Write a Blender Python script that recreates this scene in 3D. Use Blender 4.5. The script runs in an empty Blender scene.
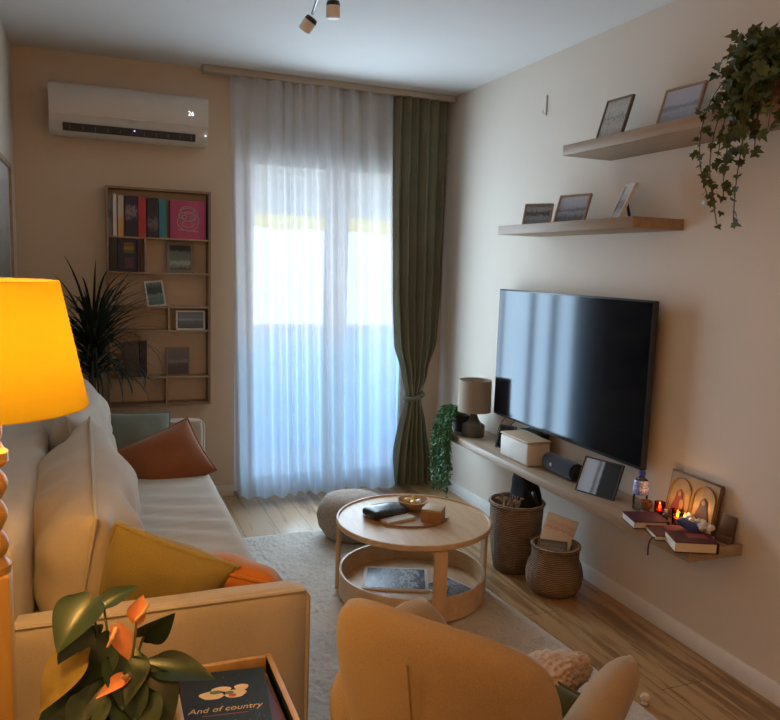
import bpy, bmesh, math, random
from mathutils import Vector, Matrix, noise, Euler
R = math.radians
PI = math.pi
rnd = random.Random(7)
SC = bpy.context.scene
COL = SC.collection
W, D, H = 2.612, 4.6155, 2.6          # right wall, back wall, ceiling
YF = -1.9                              # wall behind the camera

# ------------------------------------------------------------------ materials
def new_mat(name):
    m = bpy.data.materials.new(name); m.use_nodes = True
    nt = m.node_tree; nt.nodes.clear()
    out = nt.nodes.new('ShaderNodeOutputMaterial')
    return m, nt, out
def rgba(c): return (c[0], c[1], c[2], 1.0)
def lk(nt, a, b): nt.links.new(a, b)
def coords(nt, scale=(1, 1, 1), kind='Object', rot=(0, 0, 0)):
    tc = nt.nodes.new('ShaderNodeTexCoord'); mp = nt.nodes.new('ShaderNodeMapping')
    mp.inputs['Scale'].default_value = scale; mp.inputs['Rotation'].default_value = rot
    lk(nt, tc.outputs[kind], mp.inputs['Vector']); return mp.outputs['Vector']
def noise_tex(nt, vec, scale, detail=4, rough=.55):
    n = nt.nodes.new('ShaderNodeTexNoise')
    n.inputs['Scale'].default_value = scale; n.inputs['Detail'].default_value = detail; n.inputs['Roughness'].default_value = rough
    lk(nt, vec, n.inputs['Vector']); return n.outputs['Fac']
def ramp(nt, fac, stops):
    r = nt.nodes.new('ShaderNodeValToRGB'); e = r.color_ramp.elements
    while len(e) < len(stops): e.new(.5)
    for el, (p, c) in zip(e, stops): el.position = p; el.color = rgba(c)
    lk(nt, fac, r.inputs['Fac']); return r.outputs['Color']
def bump(nt, h, strength=.2, dist=.01):
    b = nt.nodes.new('ShaderNodeBump'); b.inputs['Strength'].default_value = strength; b.inputs['Distance'].default_value = dist
    lk(nt, h, b.inputs['Height']); return b.outputs['Normal']
def pbsdf(nt, out, rough=.6, metal=0, spec=.5, sheen=0):
    p = nt.nodes.new('ShaderNodeBsdfPrincipled')
    p.inputs['Roughness'].default_value = rough; p.inputs['Metallic'].default_value = metal
    p.inputs['Specular IOR Level'].default_value = spec; p.inputs['Sheen Weight'].default_value = sheen
    lk(nt, p.outputs['BSDF'], out.inputs['Surface']); return p
def vary(c, k): return tuple(max(0, min(1, x*k)) for x in c)
MATS = {}
def plain(name, c, rough=.6, var=.12, scale=14, bmp=0, bscale=60, metal=0, spec=.5, sheen=0):
    if name in MATS: return MATS[name]
    m, nt, out = new_mat(name); p = pbsdf(nt, out, rough, metal, spec, sheen)
    v = coords(nt); n = noise_tex(nt, v, scale)
    lk(nt, ramp(nt, n, [(.3, vary(c, 1-var)), (.7, vary(c, 1+var))]), p.inputs['Base Color'])
    if bmp: lk(nt, bump(nt, noise_tex(nt, v, bscale, 6), bmp, .006), p.inputs['Normal'])
    MATS[name] = m; return m
def fabric(name, c, scale=420, var=.14, bmp=.25, rough=.9):
    if name in MATS: return MATS[name]
    m, nt, out = new_mat(name); p = pbsdf(nt, out, rough, 0, .2, .25)
    v = coords(nt)
    n = noise_tex(nt, v, 5, 5)
    n2 = noise_tex(nt, v, scale, 2)
    mx = nt.nodes.new('ShaderNodeMath'); mx.operation = 'ADD'; lk(nt, n, mx.inputs[0]); lk(nt, n2, mx.inputs[1])
    hv = nt.nodes.new('ShaderNodeMath'); hv.operation = 'MULTIPLY'; hv.inputs[1].default_value = .5; lk(nt, mx.outputs[0], hv.inputs[0])
    lk(nt, ramp(nt, hv.outputs[0], [(.35, vary(c, 1-var)), (.65, vary(c, 1+var))]), p.inputs['Base Color'])
    lk(nt, bump(nt, n2, bmp, .004), p.inputs['Normal'])
    MATS[name] = m; return m
def wood(name, c1, c2, rough=.5, scale=(2, 30, 30), bmp=.06, spec=.4):
    if name in MATS: return MATS[name]
    m, nt, out = new_mat(name); p = pbsdf(nt, out, rough, 0, spec)
    v = coords(nt, scale); n = noise_tex(nt, v, 1.6, 7, .6)
    lk(nt, ramp(nt, n, [(.28, c1), (.72, c2)]), p.inputs['Base Color'])
    lk(nt, bump(nt, n, bmp, .004), p.inputs['Normal'])
    MATS[name] = m; return m
def emit(name, c, s):
    if name in MATS: return MATS[name]
    m, nt, out = new_mat(name); e = nt.nodes.new('ShaderNodeEmission')
    e.inputs['Color'].default_value = rgba(c); e.inputs['Strength'].default_value = s
    lk(nt, e.outputs[0], out.inputs['Surface']); MATS[name] = m; return m
def glass(name, c=(1, 1, 1), rough=0, ior=1.45):
    if name in MATS: return MATS[name]
    m, nt, out = new_mat(name)
    g = nt.nodes.new('ShaderNodeBsdfGlossy'); g.inputs['Roughness'].default_value = rough+.02
    t = nt.nodes.new('ShaderNodeBsdfTransparent'); t.inputs['Color'].default_value = rgba(c)
    f = nt.nodes.new('ShaderNodeFresnel'); f.inputs['IOR'].default_value = ior
    x = nt.nodes.new('ShaderNodeMixShader'); lk(nt, f.outputs[0], x.inputs[0]); lk(nt, t.outputs[0], x.inputs[1]); lk(nt, g.outputs[0], x.inputs[2])
    lk(nt, x.outputs[0], out.inputs['Surface']); MATS[name] = m; return m
def cloth_translucent(name, c, trans, transp, tc=None):
    """thin cloth: diffuse + translucent + see-through gaps of the weave"""
    if name in MATS: return MATS[name]
    m, nt, out = new_mat(name)
    v = coords(nt); n = noise_tex(nt, v, 9, 4)
    col = ramp(nt, n, [(.3, vary(c, .94)), (.7, c)])
    d = nt.nodes.new('ShaderNodeBsdfDiffuse'); t = nt.nodes.new('ShaderNodeBsdfTranslucent'); g = nt.nodes.new('ShaderNodeBsdfTransparent')
    lk(nt, col, d.inputs['Color'])
    if tc: t.inputs['Color'].default_value = rgba(tc)
    else: lk(nt, col, t.inputs['Color'])
    x = nt.nodes.new('ShaderNodeMixShader'); x.inputs[0].default_value = trans; lk(nt, d.outputs[0], x.inputs[1]); lk(nt, t.outputs[0], x.inputs[2])
    y = nt.nodes.new('ShaderNodeMixShader'); y.inputs[0].default_value = transp; lk(nt, x.outputs[0], y.inputs[1]); lk(nt, g.outputs[0], y.inputs[2])
    lk(nt, y.outputs[0], out.inputs['Surface']); MATS[name] = m; return m
def picture(name, stops, seed=0, dist=.5, axis='Z', rough=.35):
    """a small print: bands of colour broken up by noise"""
    if name in MATS: return MATS[name]
    m, nt, out = new_mat(name); p = pbsdf(nt, out, rough, 0, .4)
    v = coords(nt, (1, 1, 1), 'Generated')
    sp = nt.nodes.new('ShaderNodeSeparateXYZ'); lk(nt, v, sp.inputs[0])
    v2 = coords(nt, (3+seed*.3, 1, 2.2), 'Generated'); n = noise_tex(nt, v2, 2.0+seed*.4, 5)
    a = nt.nodes.new('ShaderNodeMath'); a.operation = 'MULTIPLY_ADD'; lk(nt, n, a.inputs[0]); a.inputs[1].default_value = dist; lk(nt, sp.outputs[axis], a.inputs[2])
    b = nt.nodes.new('ShaderNodeMath'); b.operation = 'SUBTRACT'; lk(nt, a.outputs[0], b.inputs[0]); b.inputs[1].default_value = dist*.5
    lk(nt, ramp(nt, b.outputs[0], stops), p.inputs['Base Color']); MATS[name] = m; return m

def wall_mat(name, c):
    if name in MATS: return MATS[name]
    m, nt, out = new_mat(name); p = pbsdf(nt, out, .85, 0, .25)
    v = coords(nt); n = noise_tex(nt, v, 1.3, 3)
    lk(nt, ramp(nt, n, [(.3, vary(c, .97)), (.7, vary(c, 1.02))]), p.inputs['Base Color'])
    lk(nt, bump(nt, noise_tex(nt, v, 160, 4), .08, .003), p.inputs['Normal']); MATS[name] = m; return m
def floor_mat():
    m, nt, out = new_mat('oak_planks'); p = pbsdf(nt, out, .34, 0, .5)
    v = coords(nt, (1, 1, 1), 'Object', (0, 0, R(90)))
    b = nt.nodes.new('ShaderNodeTexBrick'); lk(nt, v, b.inputs['Vector'])
    b.inputs['Color1'].default_value = (.2, .2, .2, 1); b.inputs['Color2'].default_value = (.8, .8, .8, 1); b.inputs['Mortar'].default_value = (0, 0, 0, 1)
    b.inputs['Scale'].default_value = 1; b.inputs['Mortar Size'].default_value = .0018; b.inputs['Brick Width'].default_value = 1.3; b.inputs['Row Height'].default_value = .19
    v2 = coords(nt, (14, 1.1, 1)); n = noise_tex(nt, v2, 2.2, 8, .62)
    v3 = coords(nt, (3, .35, 1)); n3 = noise_tex(nt, v3, 2.5, 3)
    a = nt.nodes.new('ShaderNodeMath'); a.operation = 'MULTIPLY_ADD'; lk(nt, n3, a.inputs[0]); a.inputs[1].default_value = .8; lk(nt, n, a.inputs[2])
    s = nt.nodes.new('ShaderNodeMath'); s.operation = 'MULTIPLY_ADD'; lk(nt, b.outputs['Color'], s.inputs[0]); s.inputs[1].default_value = .18; lk(nt, a.outputs[0], s.inputs[2])
    c = ramp(nt, s.outputs[0], [(.62, (.135, .064, .02)), (.9, (.25, .135, .05)), (1.25, (.42, .26, .115))])
    mm = nt.nodes.new('ShaderNodeMix'); mm.data_type = 'RGBA'; lk(nt, b.outputs['Fac'], mm.inputs[0]); lk(nt, c, mm.inputs[6]); mm.inputs[7].default_value = (.12, .07, .03, 1)
    lk(nt, mm.outputs[2], p.inputs['Base Color']); lk(nt, bump(nt, n, .05, .003), p.inputs['Normal'])
    return m

# ------------------------------------------------------------------ mesh helpers
class MB:
    def __init__(s): s.bm = bmesh.new()
    def merge(s, other, mtx=None):
        if mtx is not None: bmesh.ops.transform(other, matrix=mtx, verts=other.verts)
        me = bpy.data.meshes.new('tmp'); other.to_mesh(me); other.free(); s.bm.from_mesh(me); bpy.data.meshes.remove(me); return s
    def box(s, c, size, rot=None, bevel=0, seg=2):
        b = bmesh.new(); bmesh.ops.create_cube(b, size=1); bmesh.ops.scale(b, vec=size, verts=b.verts)
        if bevel: bmesh.ops.bevel(b, geom=list(b.edges), offset=bevel, segments=seg, profile=.5, affect='EDGES')
        m = Matrix.Translation(c)
        if rot is not None: m = m @ Euler(rot).to_matrix().to_4x4()
        return s.merge(b, m)
    def lo(s, a, b, bevel=0, seg=2):
        c = [(x+y)/2 for x, y in zip(a, b)]; return s.box(c, [abs(y-x) for x, y in zip(a, b)], None, bevel, seg)
    def tube(s, pts, r, seg=8, closed=False, flat=1):
        pts = [Vector(p) for p in pts]; n = len(pts)
        rs = r if isinstance(r, (list, tuple)) else [r]*n
        rings = []; nv = None
        for i, p in enumerate(pts):
            if closed: t = pts[(i+1) % n]-pts[i-1]
            else: t = pts[min(i+1, n-1)]-pts[max(i-1, 0)]
            t.normalize() if t.length > 1e-9 else None
            if nv is None:
                ref = Vector((0, 0, 1)) if abs(t.z) < .9 else Vector((1, 0, 0)); nv = t.cross(ref).normalized()
            else:
                nv = (nv-t*nv.dot(t)); nv = nv.normalized() if nv.length > 1e-6 else t.orthogonal().normalized()
            bv = t.cross(nv)
            rings.append([s.bm.verts.new(p+(nv*math.cos(2*PI*k/seg)+bv*math.sin(2*PI*k/seg)*flat)*rs[i]) for k in range(seg)])
        for i in range(n if closed else n-1):
            a, b = rings[i], rings[(i+1) % n]
            for k in range(seg): s.bm.faces.new((a[k], a[(k+1) % seg], b[(k+1) % seg], b[k]))
        if not closed: s.bm.faces.new(list(reversed(rings[0]))); s.bm.faces.new(rings[-1])
        return s
    def cyl(s, p0, p1, r0, r1=None, seg=24): return s.tube([p0, p1], [r0, r0 if r1 is None else r1], seg)
    def lathe(s, prof, c=(0, 0, 0), seg=36, wob=None):
        rings = []
        for (r, z) in prof:
            if r < 1e-5: rings.append([s.bm.verts.new((c[0], c[1], c[2]+z))])
            else:
                rings.append([s.bm.verts.new((c[0]+r*(wob(2*PI*k/seg, z) if wob else 1)*math.cos(2*PI*k/seg), c[1]+r*(wob(2*PI*k/seg, z) if wob else 1)*math.sin(2*PI*k/seg), c[2]+z)) for k in range(seg)])
        for a, b in zip(rings, rings[1:]):
            for k in range(seg):
                f = [a[k % len(a)], a[(k+1) % len(a)], b[(k+1) % len(b)], b[k % len(b)]]
                u = []
                for q in f:
                    if q not in u: u.append(q)
                if len(u) > 2: s.bm.faces.new(u)
        return s
    def grid(s, fn, nu, nv, closed_u=False):
        vs = [[s.bm.verts.new(fn(i/nu, j/nv)) for j in range(nv+1)] for i in range(nu if closed_u else nu+1)]
        for i in range(nu):
            for j in range(nv):
                a, b = vs[i], vs[(i+1) % len(vs)]
                s.bm.faces.new((a[j], b[j], b[j+1], a[j+1]))
        return s
    def poly(s, pts): s.bm.faces.new([s.bm.verts.new(p) for p in pts]); return s
    def prism(s, pts2, to3, a0, a1):
        """outline pts2 in 2-D swept from a0 to a1; to3(u, v, a) gives the 3-D point"""
        A = [s.bm.verts.new(to3(u, v, a0)) for u, v in pts2]; B = [s.bm.verts.new(to3(u, v, a1)) for u, v in pts2]
        n = len(A)
        for i in range(n): s.bm.faces.new((A[i], A[(i+1) % n], B[(i+1) % n], B[i]))
        s.bm.faces.new(list(reversed(A))); s.bm.faces.new(B); return s
    def build(s, name, mat, parent=None, base=(0, 0, 0), smooth=35, mods=()):
        bmesh.ops.remove_doubles(s.bm, verts=s.bm.verts, dist=1e-6)
        bmesh.ops.recalc_face_normals(s.bm, faces=s.bm.faces)
        me = bpy.data.meshes.new(name)
        off = Vector(base)
        if parent is not None and parent.get('worldbuilt'): off = Vector(parent['worldbuilt'])
        for v in s.bm.verts: v.co -= off
        s.bm.to_mesh(me); s.bm.free()
        if smooth:
            me.shade_smooth() if hasattr(me, 'shade_smooth') else None
            try: me.set_sharp_from_angle(angle=R(smooth))
            except Exception: pass
        o = bpy.data.objects.new(name, me); COL.objects.link(o); me.materials.append(mat)
        if parent is not None: o.parent = parent
        else: o.location = off
        return o
def tag(o, label=None, cat=None, group=None, kind=None):
    if label: o['label'] = label
    if cat: o['category'] = cat
    if group: o['group'] = group
    if kind: o['kind'] = kind
    return o
def thing(name, label, cat, loc, rotz=0, group=None, tilt=0, world=False):
    o = bpy.data.objects.new(name, None); COL.objects.link(o); o.location = loc; o.rotation_euler = (tilt, 0, rotz); o.empty_display_size = .05
    tag(o, label, cat, group)
    if world: o['worldbuilt'] = tuple(loc)      # parts are given in world coordinates and shifted back to the base
    return o
def struct(name, mb, mat, parent=None):
    o = mb.build(name, mat, parent, smooth=30)
    if parent is None: o['kind'] = 'structure'
    return o
def copy_tree(o, parent=None):
    c = o.copy(); COL.objects.link(c)
    if parent is not None: c.parent = parent
    for ch in list(o.children): copy_tree(ch, c)
    return c
def fbm(p, s, seed=0): return noise.noise(Vector((p[0]*s+seed, p[1]*s-seed*2.3, p[2]*s+seed*.7)))
def softbox(size, r, n=14, bulge=(0, 0, 0), wr=0, ws=6, seed=0, wfn=None):
    """rounded, slightly stuffed block with soft wrinkles"""
    b = bmesh.new(); bmesh.ops.create_cube(b, size=2); bmesh.ops.subdivide_edges(b, edges=list(b.edges), cuts=n, use_grid_fill=True)
    h = [x/2 for x in size]
    for v in b.verts:
        u = v.co.copy()
        p = Vector([u[i]*h[i] for i in range(3)])
        q = Vector([max(-(h[i]-r), min(h[i]-r, p[i])) for i in range(3)]); d = p-q
        if d.length > 1e-9:
            m = max(abs(d[i]) for i in range(3)); p = q+d.normalized()*m
        for i in range(3):
            j, k = (i+1) % 3, (i+2) % 3
            p[i] += u[i]*bulge[i]*(1-u[j]**2)*(1-u[k]**2)
        if wr: p += p.normalized()*fbm(p, ws, seed)*wr
        if wfn: p = wfn(p, u)
        v.co = p
    return b
def pillow(w, h, t, n=26, seed=0, pinch=.07, wr=.012):
    """stuffed cushion in the local x-z plane, thickness along y; returns mesh and its seam outline"""
    m = MB()
    def edge(u, v):
        x = w/2*u*(1-pinch*(1-v*v)*(abs(u)**3)); z = h/2*v*(1-pinch*(1-u*u)*(abs(v)**3)); return x, z
    def pt(sgn):
        def f(a, b):
            u, v = 2*a-1, 2*b-1; x, z = edge(u, v)
            th = (max(0, 1-abs(u)**2.4)*max(0, 1-abs(v)**2.4))**.5
            k = fbm((x, z, sgn), 9, seed)*wr*(.25+th)
            return Vector((x, sgn*(t/2*th)+k*(1 if th > 0 else 0), z))
        return f
    m.grid(pt(1), n, n); m.grid(pt(-1), n, n)
    bmesh.ops.remove_doubles(m.bm, verts=m.bm.verts, dist=.0015)
    out = []
    N = 20
    for (u0, v0, u1, v1) in ((-1, -1, 1, -1), (1, -1, 1, 1), (1, 1, -1, 1), (-1, 1, -1, -1)):
        for k in range(N):
            q = k/N; x, z = edge(u0+(u1-u0)*q, v0+(v1-v0)*q); out.append(Vector((x, 0, z)))
    return m, out
def bez(pts, n=16):
    pts = [Vector(p) for p in pts]; out = []
    for i in range(n+1):
        t = i/n; q = list(pts)
        while len(q) > 1: q = [a.lerp(b, t) for a, b in zip(q, q[1:])]
        out.append(q[0])
    return out
def text_part(name, txt, size, mat, parent, loc, rot, shear=0, ext=.0004):
    cu = bpy.data.curves.new('t', 'FONT'); cu.body = txt; cu.size = size; cu.extrude = ext; cu.shear = shear; cu.align_x = 'CENTER'; cu.align_y = 'CENTER'
    to = bpy.data.objects.new('t', cu); COL.objects.link(to); bpy.context.view_layer.update()
    me = bpy.data.meshes.new_from_object(to.evaluated_get(bpy.context.evaluated_depsgraph_get()))
    bpy.data.objects.remove(to); bpy.data.curves.remove(cu)
    me.materials.clear(); me.materials.append(mat)
    o = bpy.data.objects.new(name, me); COL.objects.link(o); o.parent = parent; o.location = loc; o.rotation_euler = rot
    return o

# ------------------------------------------------------------------ shared materials
M_wall = wall_mat('wall_paint', (.67, .605, .52))
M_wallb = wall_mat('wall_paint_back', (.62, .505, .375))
M_ceil = wall_mat('ceiling_paint', (.72, .71, .69))
M_white = plain('white_lacquer', (.78, .77, .74), .4, .03)
M_oak = wood('light_oak', (.40, .27, .155), (.56, .41, .26), .5, (2, 30, 30))
M_oakY = wood('light_oak_long', (.40, .27, .155), (.56, .41, .26), .5, (30, 2, 30))
M_birch = wood('birch_veneer', (.50, .33, .18), (.66, .47, .28), .42, (18, 3, 18))
M_black = plain('black_plastic', (.012, .012, .014), .4, .2)
M_sofa = fabric('sofa_linen', (.46, .40, .32))
M_sofa2 = fabric('sofa_linen_cushion', (.47, .40, .31))
M_chair = fabric('armchair_wool', (.34, .245, .14), 300)
M_pages = plain('paper_pages', (.70, .62, .48), .8, .06)
M_leaf = plain('dark_leaf', (.022, .06, .024), .42, .5, 30)
M_soil = plain('potting_soil', (.03, .02, .012), .95, .4, 60, .5)

# ------------------------------------------------------------------ the room
struct('floor', MB().lo((-.1, YF-.1, -.08), (W+.1, D+.32, 0)), floor_mat())
struct('ceiling', MB().lo((-.1, YF-.1, H), (W+.1, D+.32, H+.1)), M_ceil)
struct('wall_left', MB().lo((-.12, YF-.1, 0), (0, D+.3, H)), M_wall)
struct('wall_right', MB().lo((W, YF-.1, 0), (W+.12, D+.3, H)), M_wall)
struct('wall_front', MB().lo((0, YF-.1, 0), (W, YF, H)), M_wall)
OX0, OX1, OZ = 1.20, 2.50, 2.24
struct('wall_back', MB().lo((0, D, 0), (OX0, D+.3, H)).lo((OX1, D, 0), (W, D+.3, H)).lo((OX0, D, OZ), (OX1, D+.3, H)), M_wallb)
bb = lambda: MB()
struct('baseboard_right', MB().lo((W-.014, YF, 0), (W, D, .075), .003), M_white)
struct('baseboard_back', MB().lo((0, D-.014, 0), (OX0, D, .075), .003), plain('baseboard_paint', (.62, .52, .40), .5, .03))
struct('baseboard_left', MB().lo((0, YF, 0), (.014, D-.014, .075), .003), M_white)

# balcony door: two glazed leaves in a white frame, roller shutter pulled part of the way down
dr = bpy.data.objects.new('door_1', None); COL.objects.link(dr); dr.location = (OX0, D+.14, 0); dr['kind'] = 'structure'; dr['worldbuilt'] = (OX0, D+.14, 0)
m = MB(); y0, y1 = D+.10, D+.18
m.lo((OX0, y0, 0), (OX0+.06, y1, OZ)); m.lo((OX1-.06, y0, 0), (OX1, y1, OZ)); m.lo((OX0+.06, y0, OZ-.06), (OX1-.06, y1, OZ)); m.lo((OX0+.06, y0, 0), (OX1-.06, y1, .03))
m.build('door_frame', M_white, dr)
xm = 1.885
for a, b in ((OX0+.06, xm), (xm, OX1-.06)):
    m = MB(); ya, yb = D+.085, D+.145
    m.lo((a, ya, .03), (a+.075, yb, OZ-.06), .006); m.lo((b-.075, ya, .03), (b, yb, OZ-.06), .006); m.lo((a+.075, ya, .03), (b-.075, yb, .085)); m.lo((a+.075, ya, OZ-.145), (b-.075, yb, OZ-.06))
    leaf = m.build('door_leaf', M_white, dr)
    MB().lo((a+.075, D+.112, .085), (b-.075, D+.118, OZ-.145)).build('door_pane', glass('door_glass', (.94, .97, .98)), leaf, base=(OX0, D+.14, 0))
m = MB(); m.lo((OX0+.03, D+.075, 1.17), (OX0+.055, D+.10, 1.32), .005); m.tube([(OX0+.043, D+.08, 1.27), (OX0+.043, D+.035, 1.27), (OX0+.043, D+.03, 1.18)], .009)
m.build('door_handle', plain('grey_metal', (.25, .25, .26), .4, .1, metal=.6), dr)
SHM = cloth_translucent('shutter_pvc', (.80, .79, .74), .75, .05)
m = MB(); z = 1.80
while z < OZ-.02:
    m.lo((OX0+.06, D+.215, z), (OX1-.06, D+.225, z+.048), .004, 1); z += .05
tag(m.build('roller_shutter', SHM), 'pale roller shutter pulled part way down outside the balcony door', 'shutter')

# ------------------------------------------------------------------ outside
struct('trim_1', MB().lo((-1.5, D+.30, -.2), (5.5, 6.0, -.02)), plain('balcony_tiles', (.45, .47, .50), .7, .1))
m = MB(); m.lo((-.5, 5.85, -.02), (4.8, 5.95, .97))
pr_ = thing('balcony_parapet', 'pale blue solid balcony parapet beyond the sheer curtain', 'parapet', (2.1, 5.9, -.02), world=True)
m.build('panel', plain('parapet_paint', (.34, .62, 1.0), .8, .05), pr_); MB().lo((-.5, 5.83, .97), (4.8, 5.97, 1.0), .004).build('handrail', plain('parapet_cap', (.8, .84, .9), .5, .04), pr_)
m = MB()
def aw(u, v):
    x = 1.0+u*2.6; z = 2.02-.28*v+.008*math.sin(40*u)*v; return Vector((x, 5.60+.02*math.sin(25*u)*v, z))
m.grid(aw, 60, 6)
aw_ = thing('awning', 'yellow awning valance hanging outside above the balcony', 'awning', (2.3, 5.6, 2.02), world=True)
m.build('valance', cloth_translucent('awning_yellow', (.95, .70, .10), .6, 0, (1.0, .74, .10)), aw_)
MB().cyl((1.0, 5.6, 2.03), (3.6, 5.6, 2.03), .018).build('bar', M_white, aw_)
# ------------------------------------------------------------------ curtains
rail = thing('curtain_rail', 'white ceiling curtain rail above the balcony door', 'curtain rail', (1.8, 4.54, 2.6), world=True)
MB().lo((1.0, 4.50, 2.563), (2.608, 4.585, 2.6), .004).build('track', plain('rail_white', (.42, .36, .29), .5, .04), rail)
MB().lo((.994, 4.498, 2.561), (1.004, 4.587, 2.6), .002).build('end_cap', plain('rail_cap', (.45, .40, .33), .5, .04), rail)
folds = []
x = 0.0
while x < 1:
    wdt = rnd.uniform(.06, .13); folds.append((x, wdt, rnd.uniform(.55, 1.15))); x += wdt
def foldwave(u):
    for (x0, w_, a) in folds:
        if x0 <= u <= x0+w_: return a*math.sin(2*PI*(u-x0)/w_)
    return 0
def sheer(u, v):
    z = 2.562-v*2.552
    big = math.sin(u*19+.6)*.5+math.sin(u*31+2)*.4
    amp = (.030+.012*v)
    x = 1.150+u*1.06+v*(.060+.030*u)+foldwave(min(1, u*1.0))*.006*(.4+v)
    y = 4.535+foldwave(u)*amp+big*(.012+.016*v**2)
    if v > .93: y -= (v-.93)*.35*(1+big)
    return Vector((x, y, max(.004, z+.012*big*max(0, v-.9)*10)))
sh = MB().grid(sheer, 420, 46).build('sheer_curtain', cloth_translucent('sheer_voile', (.84, .87, .92), .75, .17), smooth=180, base=(1.7, 4.535, 0))
tag(sh, 'long white sheer curtain hanging in front of the balcony door', 'curtain')
def lerp_tab(tab, z):
    for (z0, a0), (z1, a1) in zip(tab, tab[1:]):
        if z0 >= z >= z1:
            t = (z0-z)/(z0-z1); t = t*t*(3-2*t) if abs(a1-a0) > .05 else t; return a0+(a1-a0)*t
    return tab[-1][1]
GL = [(2.562, 2.178), (1.9, 2.185), (1.30, 2.210), (1.0, 2.245), (.78, 2.30), (.62, 2.338), (.45, 2.300), (.2, 2.262), (0, 2.250)]
GR = [(2.562, 2.580), (1.9, 2.582), (1.30, 2.575), (1.0, 2.555), (.78, 2.49), (.62, 2.430), (.45, 2.48), (.2, 2.53), (0, 2.545)]
def drape(u, v):
    z = 2.562-v*2.552
    l, r = lerp_tab(GL, z), lerp_tab(GR, z)
    k = (r-l)/.40
    ph = 2*PI*6.5*u+.7*math.sin(5*u+1.5*v)
    a = .030+.012*v if z > 1.2 else .040
    y = 4.525+math.sin(ph)*a*(.45+.55*k)+.012*math.sin(2*PI*2.3*u+1)-.03*max(0, 1-abs(z-.62)/.3)
    return Vector((l+(r-l)*u+.008*math.sin(ph*2), y, z))
gc = thing('drape_curtain', 'olive green drape tied in at the right of the balcony door', 'curtain', (2.38, 4.525, 0), world=True)
GREEN = fabric('green_velvet', (.165, .158, .095), 300, .2)
MB().grid(drape, 200, 80).build('drape', GREEN, gc, smooth=180)
MB().tube([(2.384+.058*math.cos(t), 4.50+.062*math.sin(t), .625+.018*math.cos(t)) for t in [2*PI*k/28 for k in range(28)]], .016, 8, True).build('tieback', fabric('tieback_green', (.12, .118, .07), 300), gc)

# ------------------------------------------------------------------ air conditioner
ax0, ax1, az0, az1 = .187, 1.010, 2.134, 2.402
ac = thing('air_conditioner', 'white wall mounted air conditioner above the wall bookcase', 'air conditioner', (.6, D, az0), world=True)
prof = [(D, az0+.03), (D-.05, az0+.004), (D-.13, az0), (D-.165, az0+.02), (D-.192, az0+.075), (D-.202, az0+.12), (D-.204, az0+.20), (D-.198, az1-.02), (D-.18, az1-.003), (D-.16, az1), (D, az1)]
MB().prism(prof, lambda u, v, a: Vector((a, u, v)), ax0, ax1).build('casing', plain('ac_white', (.54, .51, .46), .32, .02), ac, smooth=40)
MB().prism([(D-.171, az0+.019), (D-.1895, az0+.058), (D-.175, az0+.060), (D-.15, az0+.019)], lambda u, v, a: Vector((a, u, v)), ax0+.065, ax1-.068).build('air_slot', plain('ac_slot', (.035, .03, .028), .6, .2), ac)
for k in range(11):
    xx = ax0+.10+k*.063; MB().lo((xx, D-.184, az0+.026), (xx+.004, D-.172, az0+.052)).build('louver', plain('ac_fin', (.12, .11, .10), .5), ac)
MB().prism([(D-.2045, az0+.098), (D-.206, az0+.102), (D-.2045, az0+.106)], lambda u, v, a: Vector((a, u, v)), ax0+.0, ax1).build('trim_line', plain('ac_line', (.55, .52, .47), .3), ac)
dm = emit('ac_display', (.95, .97, 1), 1.6)
text_part('display', '26', .034, dm, ac, (.915-.6, -.206, .165), (R(90), 0, 0))
MB().lo((.585, D-.2055, az0+.082), (.63, D-.200, az0+.090)).build('badge', plain('ac_badge', (.42, .40, .37), .4), ac)
MB().lo((.610, D-.2005, az0+.040), (.618, D-.196, az0+.047)).build('indicator_light', emit('ac_led', (.45, .4, 1), 2.0), ac)
MB().lo((.992, D-.20, az0+.05), (1.0, D-.19, az0+.056)).build('indicator_light', emit('ac_led2', (1, 1, 1), 1.5), ac)

# ------------------------------------------------------------------ wall bookcase
bx0, bx1, bz0, bz1, by0 = .460, 1.040, .622, 1.886, D-.105
M_bc = wood('bookcase_oak', (.20, .125, .07), (.31, .20, .115), .55, (30, 30, 3))
bk = thing('wall_bookcase', 'tall shallow oak bookcase hung on the back wall', 'bookcase', (.75, D, bz0), world=True)
t_ = .014
for xx in (bx0, bx1-t_): MB().lo((xx, by0, bz0), (xx+t_, D, bz1), .001).build('side_panel', M_bc, bk)
MB().lo((bx0+t_, by0, bz1-t_), (bx1-t_, D, bz1), .001).build('top_panel', M_bc, bk)
MB().lo((bx0+t_, by0, bz0), (bx1-t_, D, bz0+t_), .001).build('bottom_panel', M_bc, bk)
M_bs = wood('bookcase_shelf', (.30, .20, .12), (.42, .30, .18), .55, (3, 30, 30))
BZ = [1.608, 1.408, 1.212, 1.073, .797]
for z in BZ: MB().lo((bx0+t_, by0+.002, z-.010), (bx1-t_, D, z), .001).build('shelf', M_bs, bk)
for xx, za, zb in ((.672, 1.408, 1.598), (.800, 1.073, 1.202), (.786, .636, .787)): MB().lo((xx-.006, by0+.004, za), (xx+.006, D, zb), .001).build('divider', M_bs, bk)
def book(name, label, loc, w, h, d, cover, group=None, rotz=0, tilt=0, pages=None, lying=False):
    """standing book: spine width w (x), height h, depth d (y); spine faces -y"""
    b = thing(name, label, 'book', loc, rotz, group, tilt)
    c = .0022
    m = MB()
    m.box((-w/2+c/2, 0, h/2), (c, d, h)); m.box((w/2-c/2, 0, h/2), (c, d, h)); m.box((0, -d/2+c/2, h/2), (w-2*c, c, h), None)
    m.build('cover', cover, b); MB().box((0, .001, h/2), (w-2*c-.0004, d-2*c-.004, h-.008)).build('pages', M_pages, b)
    return b
def spine(name, c, c2, lo=.35, hi=.7, seed=1): return picture(name, [(.0, c), (lo, c), ((lo+hi)/2, c2), (hi, c), (1, c)], seed, .9, rough=.5)
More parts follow.
